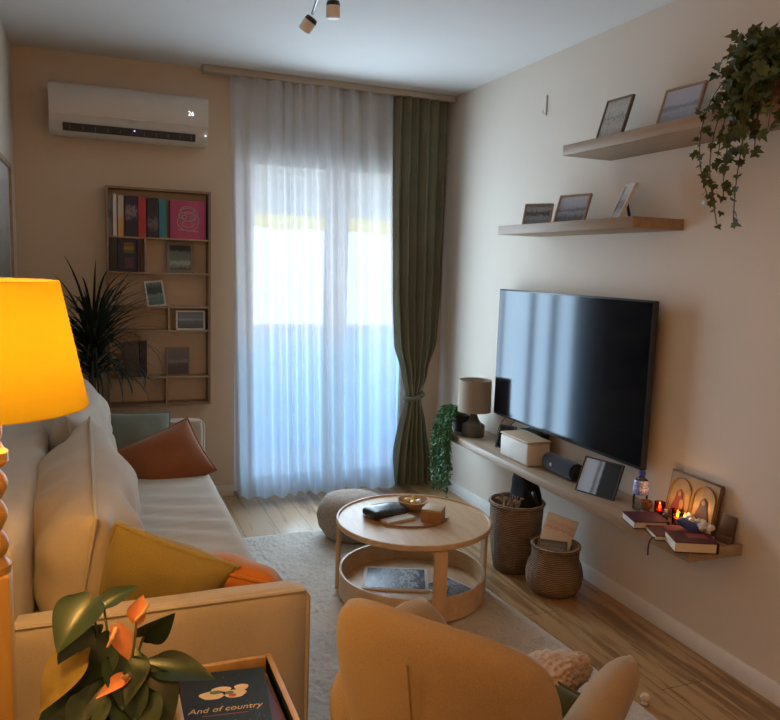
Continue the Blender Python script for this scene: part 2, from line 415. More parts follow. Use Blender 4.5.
by = D-.055
G = 'upright books on the top row of the wall bookcase'
zs = BZ[0]
row = [('grey and black spined book first at the left of the top bookcase row', .480, .026, .232, spine('sp_grey', (.16, .155, .15), (.03, .03, .03))),
       ('slim white spined book between the grey and the cream book', .509, .020, .236, plain('sp_white', (.55, .52, .48), .5, .05)),
       ('cream and amber spined book on the top bookcase row', .540, .030, .226, picture('sp_cream', [(.1, (.55, .28, .08)), (.4, (.52, .34, .16)), (.6, (.5, .45, .36)), (1, (.5, .46, .38))], 1, .4)),
       ('thick navy book with a white figure on its spine', .598, .066, .228, spine('sp_navy', (.025, .022, .05), (.30, .22, .26), .45, .75, 2)),
       ('bright red spined book on the top bookcase row', .656, .042, .226, plain('sp_red', (.42, .03, .04), .45, .08)),
       ('black book with a pale pattern beside the teal book', .713, .058, .224, spine('sp_blk', (.022, .024, .032), (.22, .16, .18), .2, .5, 3)),
       ('teal spined book left of the large pink book', .768, .042, .222, plain('sp_teal', (.02, .19, .24), .45, .1))]
for lab, xc, w_, h_, mt in row: book('book', lab, (xc, by, zs), w_, h_, .088, mt, G)
pk = book('book', 'large pink and magenta book with a line drawing of a face', (.910, by-.003, zs), .200, .218, .082, picture('sp_pink', [(.0, (.36, .04, .13)), (.75, (.46, .06, .15)), (1, (.25, .03, .13))], 1, .3, 'X'), G)
m = MB()
for (cx_, cz_, rx, rz_) in ((.0, .14, .052, .036), (.0, .10, .060, .055), (-.004, .165, .040, .02), (.0, .085, .035, .018), (-.02, .125, .014, .010), (.024, .125, .014, .010)):
    m.tube([(cx_+rx*math.cos(t)+.003*math.sin(5*t), -.0415, cz_+rz_*math.sin(t)) for t in [2*PI*k/26 for k in range(26)]], .0026, 5, True)
m.tube([(-.06, -.0415, .052), (.06, -.0415, .045)], .003, 5)
m.build('line_drawing', plain('pale_line', (.42, .34, .36), .6), pk)
G2 = 'dark books in the left compartment of the second bookcase row'
z2 = BZ[1]
b1 = book('book', 'slim black book at the far left of the second bookcase row', (.500, by, z2), .040, .186, .085, plain('bk_black', (.02, .018, .018), .5, .2), G2)
b2 = book('book', 'dark navy book with a small yellow and green cover picture', (.573, by, z2), .100, .188, .085, plain('bk_navy', (.014, .014, .030), .5, .2), G2)
MB().lo((-.018, -.0435, .105), (.036, -.0424, .165)).build('cover_picture', picture('bk_pic', [(.2, (.05, .10, .03)), (.5, (.28, .18, .02)), (.75, (.12, .06, .03)), (1, (.22, .07, .03))], 2, .4), b2)
MB().lo((-.015, -.0435, .02), (.034, -.0424, .085)).build('cover_panel', plain('bk_panel', (.07, .035, .06), .5), b2)
b3 = book('book', 'slim dark maroon book against the second row divider', (.638, by, z2), .022, .186, .085, plain('bk_maroon', (.05, .012, .02), .5, .2), G2)
b4 = book('book', 'dark purple book partly hidden behind the palm leaves', (.655, by, BZ[4]), .040, .215, .085, plain('bk_purple', (.045, .03, .045), .5, .2))
b5 = book('book', 'grey brown book half hidden behind the palm, lower row', (.590, by, BZ[4]), .080, .195, .085, plain('bk_greybrown', (.12, .09, .075), .6, .2))

def photo_frame(label, loc, rotz, tilt, w, h, bw, fm, pm, group=None, stand=.10, d=.014, mat_w=0):
    f = thing('framed_photo', label, 'photo frame', loc, rotz, group, tilt)
    m = MB(); m.lo((-w/2, 0, 0), (-w/2+bw, d, h), .001, 1); m.lo((w/2-bw, 0, 0), (w/2, d, h), .001, 1); m.lo((-w/2+bw, 0, 0), (w/2-bw, d, bw), .001, 1); m.lo((-w/2+bw, 0, h-bw), (w/2-bw, d, h), .001, 1)
    m.build('frame', fm, f)
    if mat_w: MB().lo((-w/2+bw, .0052, bw), (w/2-bw, .010, h-bw)).build('mount', plain('mount_white', (.6, .58, .55), .7, .03), f)
    e = bw+mat_w
    MB().lo((-w/2+e, .004, e), (w/2-e, .0075, h-e)).build('picture', pm, f)
    if stand:
        g = Matrix.Rotation(-tilt, 3, 'X') @ Vector((0, stand, .003))
        MB().tube([(0, d, h*.62), (g.x, g.y, g.z)], [.008, .015], 4, False, .5).build('easel_stand', M_black, f)
    return f
FW = plain('frame_white', (.62, .60, .57), .5, .04); FB = wood('frame_brown', (.10, .065, .04), (.17, .11, .065), .5, (20, 20, 20)); FT = wood('frame_tan', (.30, .20, .12), (.42, .29, .18), .5, (20, 20, 20)); FD = plain('frame_dark', (.03, .028, .026), .5, .2); FG = plain('frame_grey', (.20, .16, .13), .5, .1)
GB = 'photo frames standing in the wall bookcase'
brt = lambda st, k: [(p, vary(c, k)) for p, c in st]
tl = R(-7)
photo_frame('small framed photo of dark trees with a white shape, bookcase second row', (.868, D-.075, z2), R(0), tl, .155, .182, .018, FG, picture('ph_a', [(.05, (.08, .10, .08)), (.3, (.30, .36, .32)), (.42, (.12, .17, .15)), (.7, (.10, .14, .13)), (.8, (.015, .02, .025)), (1, (.02, .025, .03))], 2, .35), GB, .05)
f3 = photo_frame('white framed green photo leaning crookedly on the third bookcase row', (.735, D-.085, BZ[2]), R(12), R(-10), .108, .150, .009, FW, picture('ph_b', [(.1, (.10, .14, .14)), (.45, (.16, .22, .22)), (.55, (.03, .06, .05)), (.8, (.05, .08, .07)), (1, (.22, .26, .28))], 3, .6), GB, .05)
f3.rotation_euler.y = R(-6)
photo_frame('white framed seascape photo inside the right cell of the fourth row', (.925, D-.088, BZ[3]), 0, R(-5), .168, .115, .009, FW, picture('ph_c', [(.2, (.08, .10, .11)), (.45, (.10, .15, .18)), (.55, (.22, .30, .36)), (.62, (.14, .20, .25)), (1, (.12, .17, .22))], 1, .25), GB, .04)
photo_frame('grey framed photo of a hill on the lower bookcase row', (.852, D-.08, BZ[4]), 0, tl, .135, .172, .010, FG, picture('ph_d', [(.15, (.06, .05, .07)), (.42, (.08, .07, .09)), (.5, (.20, .20, .21)), (.62, (.11, .11, .12)), (1, (.13, .13, .14))], 2, .35), GB, .05)

# large picture on the left wall
fr = thing('wall_picture', 'large narrow framed picture on the left wall above the sofa', 'picture', (0, 3.75, 1.30), world=True)
ya, yb, za, zb = 3.30, 4.18, 1.28, 1.925
m = MB(); f_ = .022
m.lo((.001, ya, za), (.024, ya+f_, zb)); m.lo((.001, yb-f_, za), (.024, yb, zb)); m.lo((.001, ya+f_, za), (.024, yb-f_, za+f_)); m.lo((.001, ya+f_, zb-f_), (.024, yb-f_, zb))
m.build('frame', wood('frame_gilt', (.26, .19, .10), (.40, .30, .17), .45, (20, 20, 20)), fr)
MB().lo((.001, ya+f_, za+f_), (.012, yb-f_, zb-f_)).build('mount', plain('mount_paper', (.50, .46, .42), .8, .04), fr)
MB().lo((.011, ya+.10, za+.09), (.015, yb-.10, zb-.10)).build('picture', picture('ph_wall', [(.1, (.12, .12, .10)), (.4, (.20, .20, .19)), (.6, (.34, .32, .30)), (1, (.40, .37, .36))], 3, .7), fr)

# ------------------------------------------------------------------ palm
def strap(m, base, az, lean, L, w, droop, seg=9):
    d = Vector((math.cos(az), math.sin(az), 0)); side = Vector((-math.sin(az), math.cos(az), 0))
    p = Vector(base); a = lean; prev = None
    for i in range(seg+1):
        t = i/seg; ww = w*(1-t)**.7*(.5+.9*min(1, t*5))*.75+.0006
        q = (p-side*ww/2, p-(d*math.sin(a)*-1+Vector((0, 0, math.cos(a))))*0-Vector((0, 0, .0025*(1-t))), p+side*ww/2)
        vs = [m.bm.verts.new(v) for v in q]
        if prev:
            m.bm.faces.new((prev[0], prev[1], vs[1], vs[0])); m.bm.faces.new((prev[1], prev[2], vs[2], vs[1]))
        prev = vs
        dirv = d*math.cos(a)+Vector((0, 0, math.sin(a))); p = p+dirv*(L/seg); a -= droop/seg*(.5+t)
pp = thing('potted_palm', 'tall dark potted palm in the corner behind the sofa', 'potted plant', (.36, 4.42, 0), world=True)
MB().lathe([(0, 0), (.095, 0), (.105, .01), (.135, .26), (.142, .28), (.130, .28), (.125, .25), (0, .25)], (.36, 4.42, 0)).build('pot', plain('palm_pot', (.35, .32, .28), .6), pp)
MB().tube([(.36, 4.42, .25), (.365, 4.40, .55), (.38, 4.37, .85), (.40, 4.33, 1.10)], [.026, .022, .020, .016], 10).build('trunk', plain('palm_trunk', (.10, .07, .045), .9, .3, 30, .5), pp)
m = MB(); r2 = random.Random(3)
for i in range(180):
    az = r2.uniform(0, 2*PI); hh = r2.uniform(.82, 1.13); k = (hh-.82)/.31
    lean = R(r2.uniform(5, 45)+48*k*r2.uniform(.5, 1)); L = r2.uniform(.30, .52)
    bx = .385+.03*math.cos(az); by_ = 4.35+.03*math.sin(az)
    if math.sin(az)*L*.8+by_ > D-.02: az = -az; by_ = 4.35+.03*math.sin(az)
    if math.cos(az)*L+bx < .03: L *= .8
    strap(m, (bx, by_, hh), az, min(lean, R(84)), L, r2.uniform(.018, .026), R(r2.uniform(25, 110) if k > .45 else r2.uniform(80, 165)))
for v in m.bm.verts:
    if v.co.y > D-.012: v.co.y = D-.012
    if v.co.x < .012: v.co.x = .012
    if v.co.y > by0-.01 and v.co.x > bx0-.02: v.co.y = by0-.01
m.build('foliage', plain('palm_leaf', (.016, .026, .018), .75, .4, 12, spec=.25), pp)

# ------------------------------------------------------------------ sofa
SY0, SY1 = 1.885, 4.185
so = thing('sofa', 'long beige linen sofa along the left wall', 'sofa', (.48, 3.0, 0), world=True)
def put(b, c, rot=None):
    m = MB(); mt = Matrix.Translation(c)
    if rot: mt = mt @ Euler(rot).to_matrix().to_4x4()
    m.merge(b, mt); return m
put(softbox((.86, SY1-SY0-.06, .22), .03, 8), (.475, (SY0+SY1)/2, .19)).build('base', M_sofa, so, smooth=60)
put(softbox((.20, SY1-SY0-.04, .56), .045, 16, (.01, 0, .0), .006, 5), (.115, (SY0+SY1)/2, .52)).build('backrest', M_sofa, so, smooth=60)
def wrk(p, u):
    if u.z > .5:
        wv = math.sin(p.y*38+3*math.sin(p.x*5+p.y*2))*.0075*math.exp(-((p.y+.15)/.5)**2)+math.sin(p.y*61+2*p.x)*.002
        p = p+Vector((0, 0, wv*(1-u.x**6)))
    return p
put(softbox((.735, SY1-SY0-.25, .17), .045, 46, (0, 0, .02), .003, 7, 0, wrk), (.545, (SY0+SY1)/2, .375)).build('seat_cushion', M_sofa, so, smooth=60)
arm_far = put(softbox((.91, .105, .585), .03, 14, (0, .008, 0), .004, 6), (.485, SY1-.055, .325)).build('armrest', M_sofa, so, smooth=60)
def armw(p, u):
    if abs(u.z) < .98: p = p+Vector((0, math.sin(p.x*70+4*math.sin(p.z*9))*.0012*(1-u.z**2), 0))
    return p
arm_near = put(softbox((.925, .085, .595), .028, 18, (0, .010, 0), .004, 6, 2, armw), (.4725, SY0+.045, .303)).build('armrest', M_sofa, so, smooth=60)
def piping(pts, name, parent, mat, r=.006, base=(0, 0, 0)):
    m = MB().tube(pts, r, 6, True); return m.build(name, mat, parent, base=base)
za = .592
piping([(.03, SY0+.008, za), (.920, SY0+.008, za), (.933, SY0+.012, za-.02), (.933, SY0+.012, .05), (.927, SY0+.006, .03), (.03, SY0+.006, .03)], 'piping', arm_near, M_sofa, .0065, base=(.48, 3.0, 0))
piping([(.03, SY1-.105, .612), (.93, SY1-.105, .612), (.944, SY1-.102, .59), (.944, SY1-.102, .06), (.03, SY1-.102, .06)], 'piping', arm_far, plain('piping_light', (.60, .54, .45), .8), .006, base=(.48, 3.0, 0))
for xx in (.10, .86):
    for yy in (SY0+.10, SY1-.10): MB().cyl((xx, yy, 0), (xx, yy, .085), .018, .024, 14).build('foot', M_black, so)

def cushion(name, label, w, h, t, loc, rot, mat, group=None, pip=None, seed=0, pinch=.07, wr=.012, pr=.006):
    m, out = pillow(w, h, t, 30, seed, pinch, wr)
    o = thing(name, label, 'cushion', loc, 0, group); o.rotation_euler = rot
    m.build('cover', mat, o, smooth=180)
    MB().tube(out, pr, 6, True).build('piping', pip or mat, o)
    return o
GBK = 'loose back cushions of the sofa'
cushion('back_cushion', 'large beige back cushion at the far end of the sofa', .96, .47, .27, (.330, 3.48, .665), (R(-8), R(-2), R(89)), M_sofa2, GBK, None, 1, .05, .03)
cushion('back_cushion', 'large beige back cushion nearest the yellow lamp', .96, .44, .34, (.345, 2.545, .620), (R(9), R(-5), R(91)), M_sofa2, GBK, None, 4, .05, .035)
GTC = 'scatter cushions on the sofa seat'
cushion('scatter_cushion', 'grey green cushion at the far sofa arm behind the rust one', .38, .32, .14, (.575, 3.99, .535), (R(-22), R(4), R(8)), fabric('cushion_sage', (.15, .165, .125), 300), GTC, None, 6)
cushion('scatter_cushion', 'rust brown cushion leaning in front of the grey green cushion', .37, .30, .14, (.70, 3.58, .535), (R(-36), R(-20), R(12)), fabric('cushion_rust', (.25, .085, .03), 300), GTC, None, 8)
cushion('scatter_cushion', 'olive yellow piped cushion at the near sofa arm', .36, .31, .16, (.550, 2.115, .565), (R(20), R(24), R(-8)), fabric('cushion_olive', (.27, .20, .055), 300), GTC, fabric('piping_olive', (.34, .26, .08), 300), 10)
cushion('scatter_cushion', 'orange cushion tucked between olive cushion and near arm', .32, .28, .13, (.775, 2.14, .54), (R(60), R(8), R(-30)), fabric('cushion_orange', (.46, .15, .02), 300), GTC, None, 12)

# ------------------------------------------------------------------ rug
m = MB()
def rugf(u, v):
    y = .75+v*(3.86-.75); xr = min(2.132, 2.245-(y-.75)*.076); x = .70+u*(xr-.70)
    e = min(u, 1-u, v*1.6, (1-v)*1.6)
    z = .004+.016*min(1, e*40)*(.72+.45*noise.noise(Vector((x*60, y*60, 1)))+.3*noise.noise(Vector((x*22, y*22, 4))))
    return Vector((x+.004*noise.noise(Vector((x*50, y*50, 2))), y+.004*noise.noise(Vector((x*50, y*50, 8))), max(.002, z)))
m.grid(rugf, 200, 330)
tag(m.build('rug', fabric('rug_wool', (.50, .46, .40), 130, .16, .6), smooth=180, base=(1.45, 2.3, 0)), 'pale shaggy wool rug under the round coffee table', 'rug')

# ------------------------------------------------------------------ pouf
m = MB()
pc = (1.685, 3.69, .012)
m.lathe([(0, 0), (.10, 0), (.15, .02), (.182, .07), (.192, .125), (.182, .18), (.15, .222), (.10, .240), (.04, .243), (0, .240)], pc, 96, lambda a, z: 1+.016*math.sin(a*48+z*160)+.008*math.sin(z*260))
tag(m.build('pouf', plain('pouf_knit', (.32, .25, .195), .95, .25, 90, .6, 140), smooth=180, base=pc), 'round knitted beige pouf behind the coffee table', 'pouf')

# ------------------------------------------------------------------ coffee table
TX, TY, TZ, TR = 1.712, 2.935, .365, .348
ct = thing('coffee_table', 'round birch coffee table with a drum shelf below', 'table', (TX, TY, .018), world=True)
MB().lathe([(0, TZ-.018), (TR-.005, TZ-.018), (TR, TZ-.013), (TR, TZ+.004), (TR-.004, TZ+.008), (TR-.010, TZ+.008), (TR-.013, TZ), (0, TZ)], (TX, TY, 0), 72).build('tabletop', M_birch, ct, smooth=30)
DR = TR-.018
MB().lathe([(0, .030), (DR, .030), (DR, .135), (DR-.010, .135), (DR-.010, .048), (0, .048)], (TX, TY, 0), 72).build('drum_shelf', M_birch, ct, smooth=30)
for ang in (266, 152, 350):
    a = R(ang); c_, s_ = math.cos(a), math.sin(a)
    o3 = lambda u, v, t: Vector((TX+c_*u-s_*t, TY+s_*u+c_*t, v))
    pts = [(DR+.002, .018), (DR+.016, .018), (DR+.016, TZ-.05), (DR+.010, TZ-.026), (DR-.006, TZ-.0185), (DR-.11, TZ-.0185), (DR-.11, TZ-.038), (DR-.012, TZ-.038), (DR+.000, TZ-.045), (DR+.002, TZ-.06)]
    MB().prism(pts, o3, -.028, .028).build('leg', wood('birch_leg', (.50, .31, .15), (.62, .42, .23), .42, (18, 18, 3)), ct, smooth=30)
# things on the table
tr_ = MB().lathe([(0, .002), (.165, .002), (.185, .004), (.190, .013), (.186, .013), (.176, .009), (0, .007)], (0, 0, 0), 64)
for v in tr_.bm.verts: v.co.x *= 1.02; v.co.y *= .86
rot_ = Matrix.Rotation(R(-28), 4, 'Z')
bmesh.ops.transform(tr_.bm, matrix=Matrix.Translation((1.690, 2.985, TZ-.002)) @ rot_, verts=tr_.bm.verts)
tag(tr_.build('serving_tray', wood('tray_wood', (.32, .18, .09), (.46, .28, .15), .45, (3, 26, 26)), base=(1.690, 2.985, TZ)), 'thin oval wooden serving tray on the coffee table', 'tray')
zt = TZ+.006
pouch = put(softbox((.20, .11, .034), .015, 12, (0, 0, .006), .008, 14), (1.605, 3.005, zt+.019), (0, R(3), R(18)))
tag(pouch.build('pouch', picture('pouch_print', [(.2, (.012, .02, .02)), (.4, (.05, .06, .07)), (.55, (.012, .03, .03)), (.7, (.10, .10, .11)), (1, (.02, .03, .04))], 4, .9, 'X'), smooth=180, base=(1.605, 3.005, zt)), 'dark patterned soft pouch on the left of the oval tray', 'pouch')
nb = thing('notebook', 'small cream notebook lying in front of the dark pouch', 'notebook', (1.630, 2.918, zt), R(14))
MB().box((0, 0, .006), (.15, .055, .008)).build('pages', M_pages, nb); MB().box((0, 0, .0012), (.154, .058, .0018)).box((0, 0, .0112), (.154, .058, .0018)).build('cover', plain('nb_cover', (.45, .36, .26), .6), nb)
wb = thing('wooden_box', 'little brown wooden box with pale lid on the tray', 'box', (1.785, 2.885, zt), R(-40))
MB().box((0, 0, .024), (.088, .088, .048), None, .003).build('body', wood('box_wood', (.30, .14, .05), (.42, .21, .085), .5, (26, 3, 26)), wb)
MB().box((0, 0, .053), (.090, .090, .010), None, .003).build('lid', wood('box_lid', (.45, .32, .17), (.60, .44, .26), .5, (3, 26, 26)), wb)
bw = thing('snack_bowl', 'shallow wooden bowl behind the little wooden box', 'bowl', (1.755, 3.045, zt), 0)
MB().lathe([(0, 0), (.035, 0), (.06, .018), (.073, .046), (.069, .046), (.056, .021), (.033, .006), (0, .006)], seg=40).build('bowl', wood('bowl_wood', (.42, .26, .13), (.56, .37, .21), .5, (10, 10, 10)), bw)
r3 = random.Random(5)
for k in range(6):
    a = k*1.05; rr = .03 if k else 0
    o = put(softbox((.030, .022, .016), .007, 4), (1.755+rr*math.cos(a), 3.045+rr*math.sin(a), zt+.040+.004*(k % 2)), (r3.uniform(-.4, .4), r3.uniform(-.4, .4), a)).build('wrapped_candy', [plain('candy_yellow', (.75, .50, .03), .3), plain('candy_white', (.7, .66, .58), .4)][k % 3 == 2], smooth=60, base=(1.755+rr*math.cos(a), 3.045+rr*math.sin(a), zt+.035))
    tag(o, ['yellow wrapped candy heaped in the snack bowl', 'pale wrapped candy heaped in the snack bowl'][k % 3 == 2], 'candy', ['yellow candies in the snack bowl', 'pale candies in the snack bowl'][k % 3 == 2])
def magazine(label, loc, rotz, w, h, t, pm, group, cat='magazine', rim=(.62, .60, .57)):
    g = thing('magazine', label, cat, loc, rotz, group)
    MB().box((0, 0, t/2), (w, h, t), None, .001).build('pages', plain('mag_paper', rim, .6, .04), g)
    p = MB().box((0, 0, t+.0006), (w*.90, h*.90, .001)); p.build('cover_picture', pm, g); return g
GM = 'magazines on the drum shelf of the coffee table'
mp = lambda nm, s, ax: picture(nm, [(.15, (.06, .07, .08)), (.4, (.26, .28, .32)), (.55, (.08, .08, .10)), (.7, (.45, .47, .50)), (.85, (.14, .14, .16)), (1, (.07, .07, .08))], s, 1.3, ax)
magazine('large grey magazine lying left on the drum shelf', (1.668, 3.015, .048), R(-23), .30, .24, .010, mp('mag_a', 3, 'X'), GM)
magazine('smaller photo magazine at the right behind the table leg', (1.865, 2.835, .048), R(20), .17, .23, .008, mp('mag_b', 5, 'Y'), GM)
magazine('thin beige magazine standing out under the large grey one', (1.79, 2.80, .056), R(-38), .05, .21, .006, plain('mag_c', (.30, .22, .15), .5), GM)

# ------------------------------------------------------------------ television
tx = W-.082; ty0, ty1, tz0, tz1 = 2.432, 3.690, .664, 1.382
tv = thing('television', 'large black flat television mounted on the right wall', 'television', (W, 3.04, 1.0), world=True)
MB().lo((tx+.002, ty0, tz0), (tx+.030, ty1, tz1), .003).build('bezel', plain('tv_bezel', (.02, .02, .022), .35, .1), tv)
m_, nt_, out_ = new_mat('tv_screen')
p_ = pbsdf(nt_, out_, .10, 0, .5); p_.inputs['Base Color'].default_value = (.004, .004, .006, 1); p_.inputs['IOR'].default_value = 1.42
p_.inputs['Specular Tint'].default_value = (.62, .82, 1, 1)
lk(nt_, bump(nt_, noise_tex(nt_, coords(nt_), 2.5, 2), .02, .004), p_.inputs['Normal'])
MB().lo((tx, ty0+.008, tz0+.014), (tx+.003, ty1-.008, tz1-.008)).build('screen', m_, tv)
MB().lo((tx+.028, ty0+.25, tz0+.10), (tx+.052, ty1-.25, tz1-.18), .008).build('back_housing', M_black, tv)
MB().lo((tx+.050, 2.90, .85), (W, 3.18, 1.15)).build('wall_mount', M_black, tv)

# ------------------------------------------------------------------ low wall shelf
CX = W-.255; CZ = .509
M_con = wood('console_oak', (.30, .215, .14), (.42, .31, .21), .42, (30, 2, 30))
tag(MB().lo((CX, 1.955, CZ-.042), (W-.001, 4.06, CZ), .002).build('media_shelf', M_con, base=(W, 3.0, CZ-.042)), 'long floating oak shelf under the television', 'shelf')
# lamp at the far end
LX, LY = 2.465, 3.80
tl_ = thing('table_lamp', 'small lamp with beige drum shade and grey green base', 'lamp', (LX, LY, CZ), world=True)
MB().lathe([(0, 0), (.062, 0), (.066, .006), (.066, .060), (.062, .070), (.044, .080), (.030, .098), (.020, .125), (.014, .140), (.014, .16), (0, .16)], (LX, LY, CZ), 40).build('base', plain('lamp_ceramic', (.10, .10, .075), .45, .15), tl_)
MB().cyl((LX, LY, CZ+.15), (LX, LY, CZ+.24), .006).build('stem', M_black, tl_)
m = MB().lathe([(.098, .148), (.0955, .335), (.0935, .335), (.096, .148), (.098, .148)], (LX, LY, CZ), 48)
m.build('lamp_shade', cloth_translucent('shade_beige', (.46, .38, .29), .25, 0), tl_)
# hanging plant
hp = thing('trailing_plant', 'bushy green trailing plant hanging off the far shelf end', 'potted plant', (2.46, 3.94, CZ), world=True)
MB().lathe([(0, 0), (.05, 0), (.066, .10), (.068, .105), (.060, .105), (.055, .085), (0, .085)], (2.46, 3.94, CZ), 32).build('pot', plain('pot_charcoal', (.03, .03, .03), .6), hp)
m = MB(); ms = MB(); r4 = random.Random(11)
def leafq(m, p, d, n, L, w):
    d = d.normalized(); s_ = d.cross(n).normalized(); n = s_.cross(d)
    v = [m.bm.verts.new(p+q) for q in (Vector(), d*L*.35+s_*w/2+n*.002, d*L, d*L*.35-s_*w/2+n*.002, d*L*.45-n*.003)]
    m.bm.faces.new((v[0], v[4], v[1])); m.bm.faces.new((v[1], v[4], v[2])); m.bm.faces.new((v[2], v[4], v[3])); m.bm.faces.new((v[3], v[4], v[0]))
def rv(r, s=1): return Vector((r.uniform(-s, s), r.uniform(-s, s), r.uniform(-s, s)))
for i in range(62):
    L = r4.uniform(.16, .44); a = r4.uniform(-1, 1); ex = 2.325+r4.uniform(-.03, .02); ey = 3.90+a*.09
    mid = (2.38-.06*abs(r4.random()), 3.92+a*.06, CZ+.20+r4.uniform(.0, .08))
    pts = bez([(2.455+r4.uniform(-.03, .03), 3.94+a*.04, CZ+.09), mid, (ex, ey, CZ+.10), (ex-.02, ey, CZ-.05), (ex+r4.uniform(-.02, .03), ey+r4.uniform(-.03, .03), CZ+.06-L)], 22)
    ms.tube(pts, .0014, 4)
    for k, p in enumerate(pts[3:]):
        for q in range(3):
            d = rv(r4)+Vector((-.3, 0, -.9)); leafq(m, p, d, rv(r4), r4.uniform(.024, .042), r4.uniform(.009, .015))
for v in m.bm.verts:
    if v.co.x > CX-.004 and v.co.z < CZ+.004: v.co.x = CX-.004 if v.co.z > CZ-.05 else v.co.x
m.build('foliage', plain('trail_leaf', (.06, .17, .06), .5, .5, 40), hp); ms.build('stems', plain('stem_green', (.05, .09, .03), .6), hp)
# black frame, cables
photo_frame('small black frame leaning at a slant behind the white box', (2.475, 3.475, CZ), R(-62), R(-22), .10, .135, .008, FD, plain('black_glass', (.012, .014, .02), .15, .1), None, .05)
m = MB(); m.tube(bez([(2.55, 3.60, CZ+.004), (2.53, 3.55, CZ+.10), (2.56, 3.50, CZ+.16), (2.585, 3.45, CZ+.17), (2.60, 3.40, CZ+.30)], 20), .003, 6)
m.tube(bez([(2.55, 3.60, CZ+.004), (2.47, 3.57, CZ+.02), (2.52, 3.64, CZ+.12), (2.57, 3.58, CZ+.15), (2.60, 3.52, CZ+.28)], 20), .0025, 6)
tag(m.build('cable', M_black, base=(2.55, 3.60, CZ)), 'tangle of thin black cable between small lamp and television', 'cable')
rt = thing('media_box', 'flat black media box behind the white storage box', 'media box', (2.56, 3.30, CZ), world=True)
MB().lo((2.535, 3.21, CZ), (2.598, 3.40, CZ+.13), .006).build('casing', M_black, rt)
MB().tube([(2.575, 3.215, CZ+.12), (2.585, 3.20, CZ+.16)], .004, 6).build('aerial', M_black, rt)
# white box
wx = thing('storage_box', 'white storage box with a wooden lid under the television', 'box', (2.465, 3.235, CZ), R(-90))
MB().box((0, 0, .058), (.275, .135, .116), None, .012, 4).build('body', plain('box_white', (.62, .58, .52), .5, .03), wx)
MB().box((0, 0, .1215), (.280, .140, .011), None, .005, 3).build('lid', wood('bamboo_lid', (.46, .33, .19), (.60, .45, .28), .45, (2, 30, 30)), wx)
# bluetooth speaker
sp = thing('bluetooth_speaker', 'dark cylindrical portable speaker lying on the shelf', 'speaker', (2.485, 2.925, CZ), R(-90))
SPM = fabric('speaker_mesh', (.010, .012, .020), 600, .3)
m = MB(); pts = [(-.120, 0, .046), (-.115, 0, .046), (-.06, 0, .046), (.06, 0, .046), (.115, 0, .046), (.120, 0, .046)]
m.tube(pts, [.036, .042, .045, .045, .042, .036], 32); m.build('body', SPM, sp)
for sx in (-1, 1): MB().tube([(sx*.119, 0, .046), (sx*.127, 0, .046)], [.034, .030], 28).build('end_cap', M_black, sp)
MB().tube([(-.035, -.044, .050), (-.035, -.0465, .050)], .009, 16).build('badge', plain('badge_grey', (.45, .42, .40), .4), sp)
# glossy photo tablet
tb = photo_frame('dark glossy photo panel leaning beside the portable speaker', (2.435, 2.615, CZ), R(-72), R(-24), .20, .165, .006, FD, picture('panel_painted_sheen', [(.0, (.52, .70, .92)), (.34, (.46, .62, .85)), (.42, (.16, .22, .30)), (.50, (.48, .60, .76)), (.56, (.035, .045, .06)), (1, (.022, .028, .034))], 1, .08, 'X', .12), None, .09)  # pale blue left part is a reflection painted into the picture colour
# water bottle
wbz = thing('water_bottle', 'small clear plastic water bottle with blue cap and label', 'bottle', (2.505, 2.395, CZ), world=True)
PET = glass('pet_plastic', (.86, .88, .90), .03, 1.4)
MB().lathe([(0, 0), (.026, 0), (.031, .006), (.030, .02), (.031, .03), (.030, .06), (.031, .113), (.026, .129), (.012, .142), (.012, .149)], (2.505, 2.395, CZ), 28).build('bottle', PET, wbz)
MB().lathe([(.0314, .070), (.0320, .073), (.0320, .113), (.0270, .129)], (2.505, 2.395, CZ), 28).build('wrapper', picture('bottle_label', [(.2, (.12, .16, .60)), (.45, (.75, .78, .9)), (.6, (.10, .13, .55)), (1, (.6, .62, .85))], 3, 1.4), wbz)
MB().lathe([(0, .166), (.0135, .166), (.0145, .163), (.0145, .147), (.012, .146)], (2.505, 2.395, CZ), 24).build('cap', plain('cap_blue', (.03, .05, .28), .4), wbz)
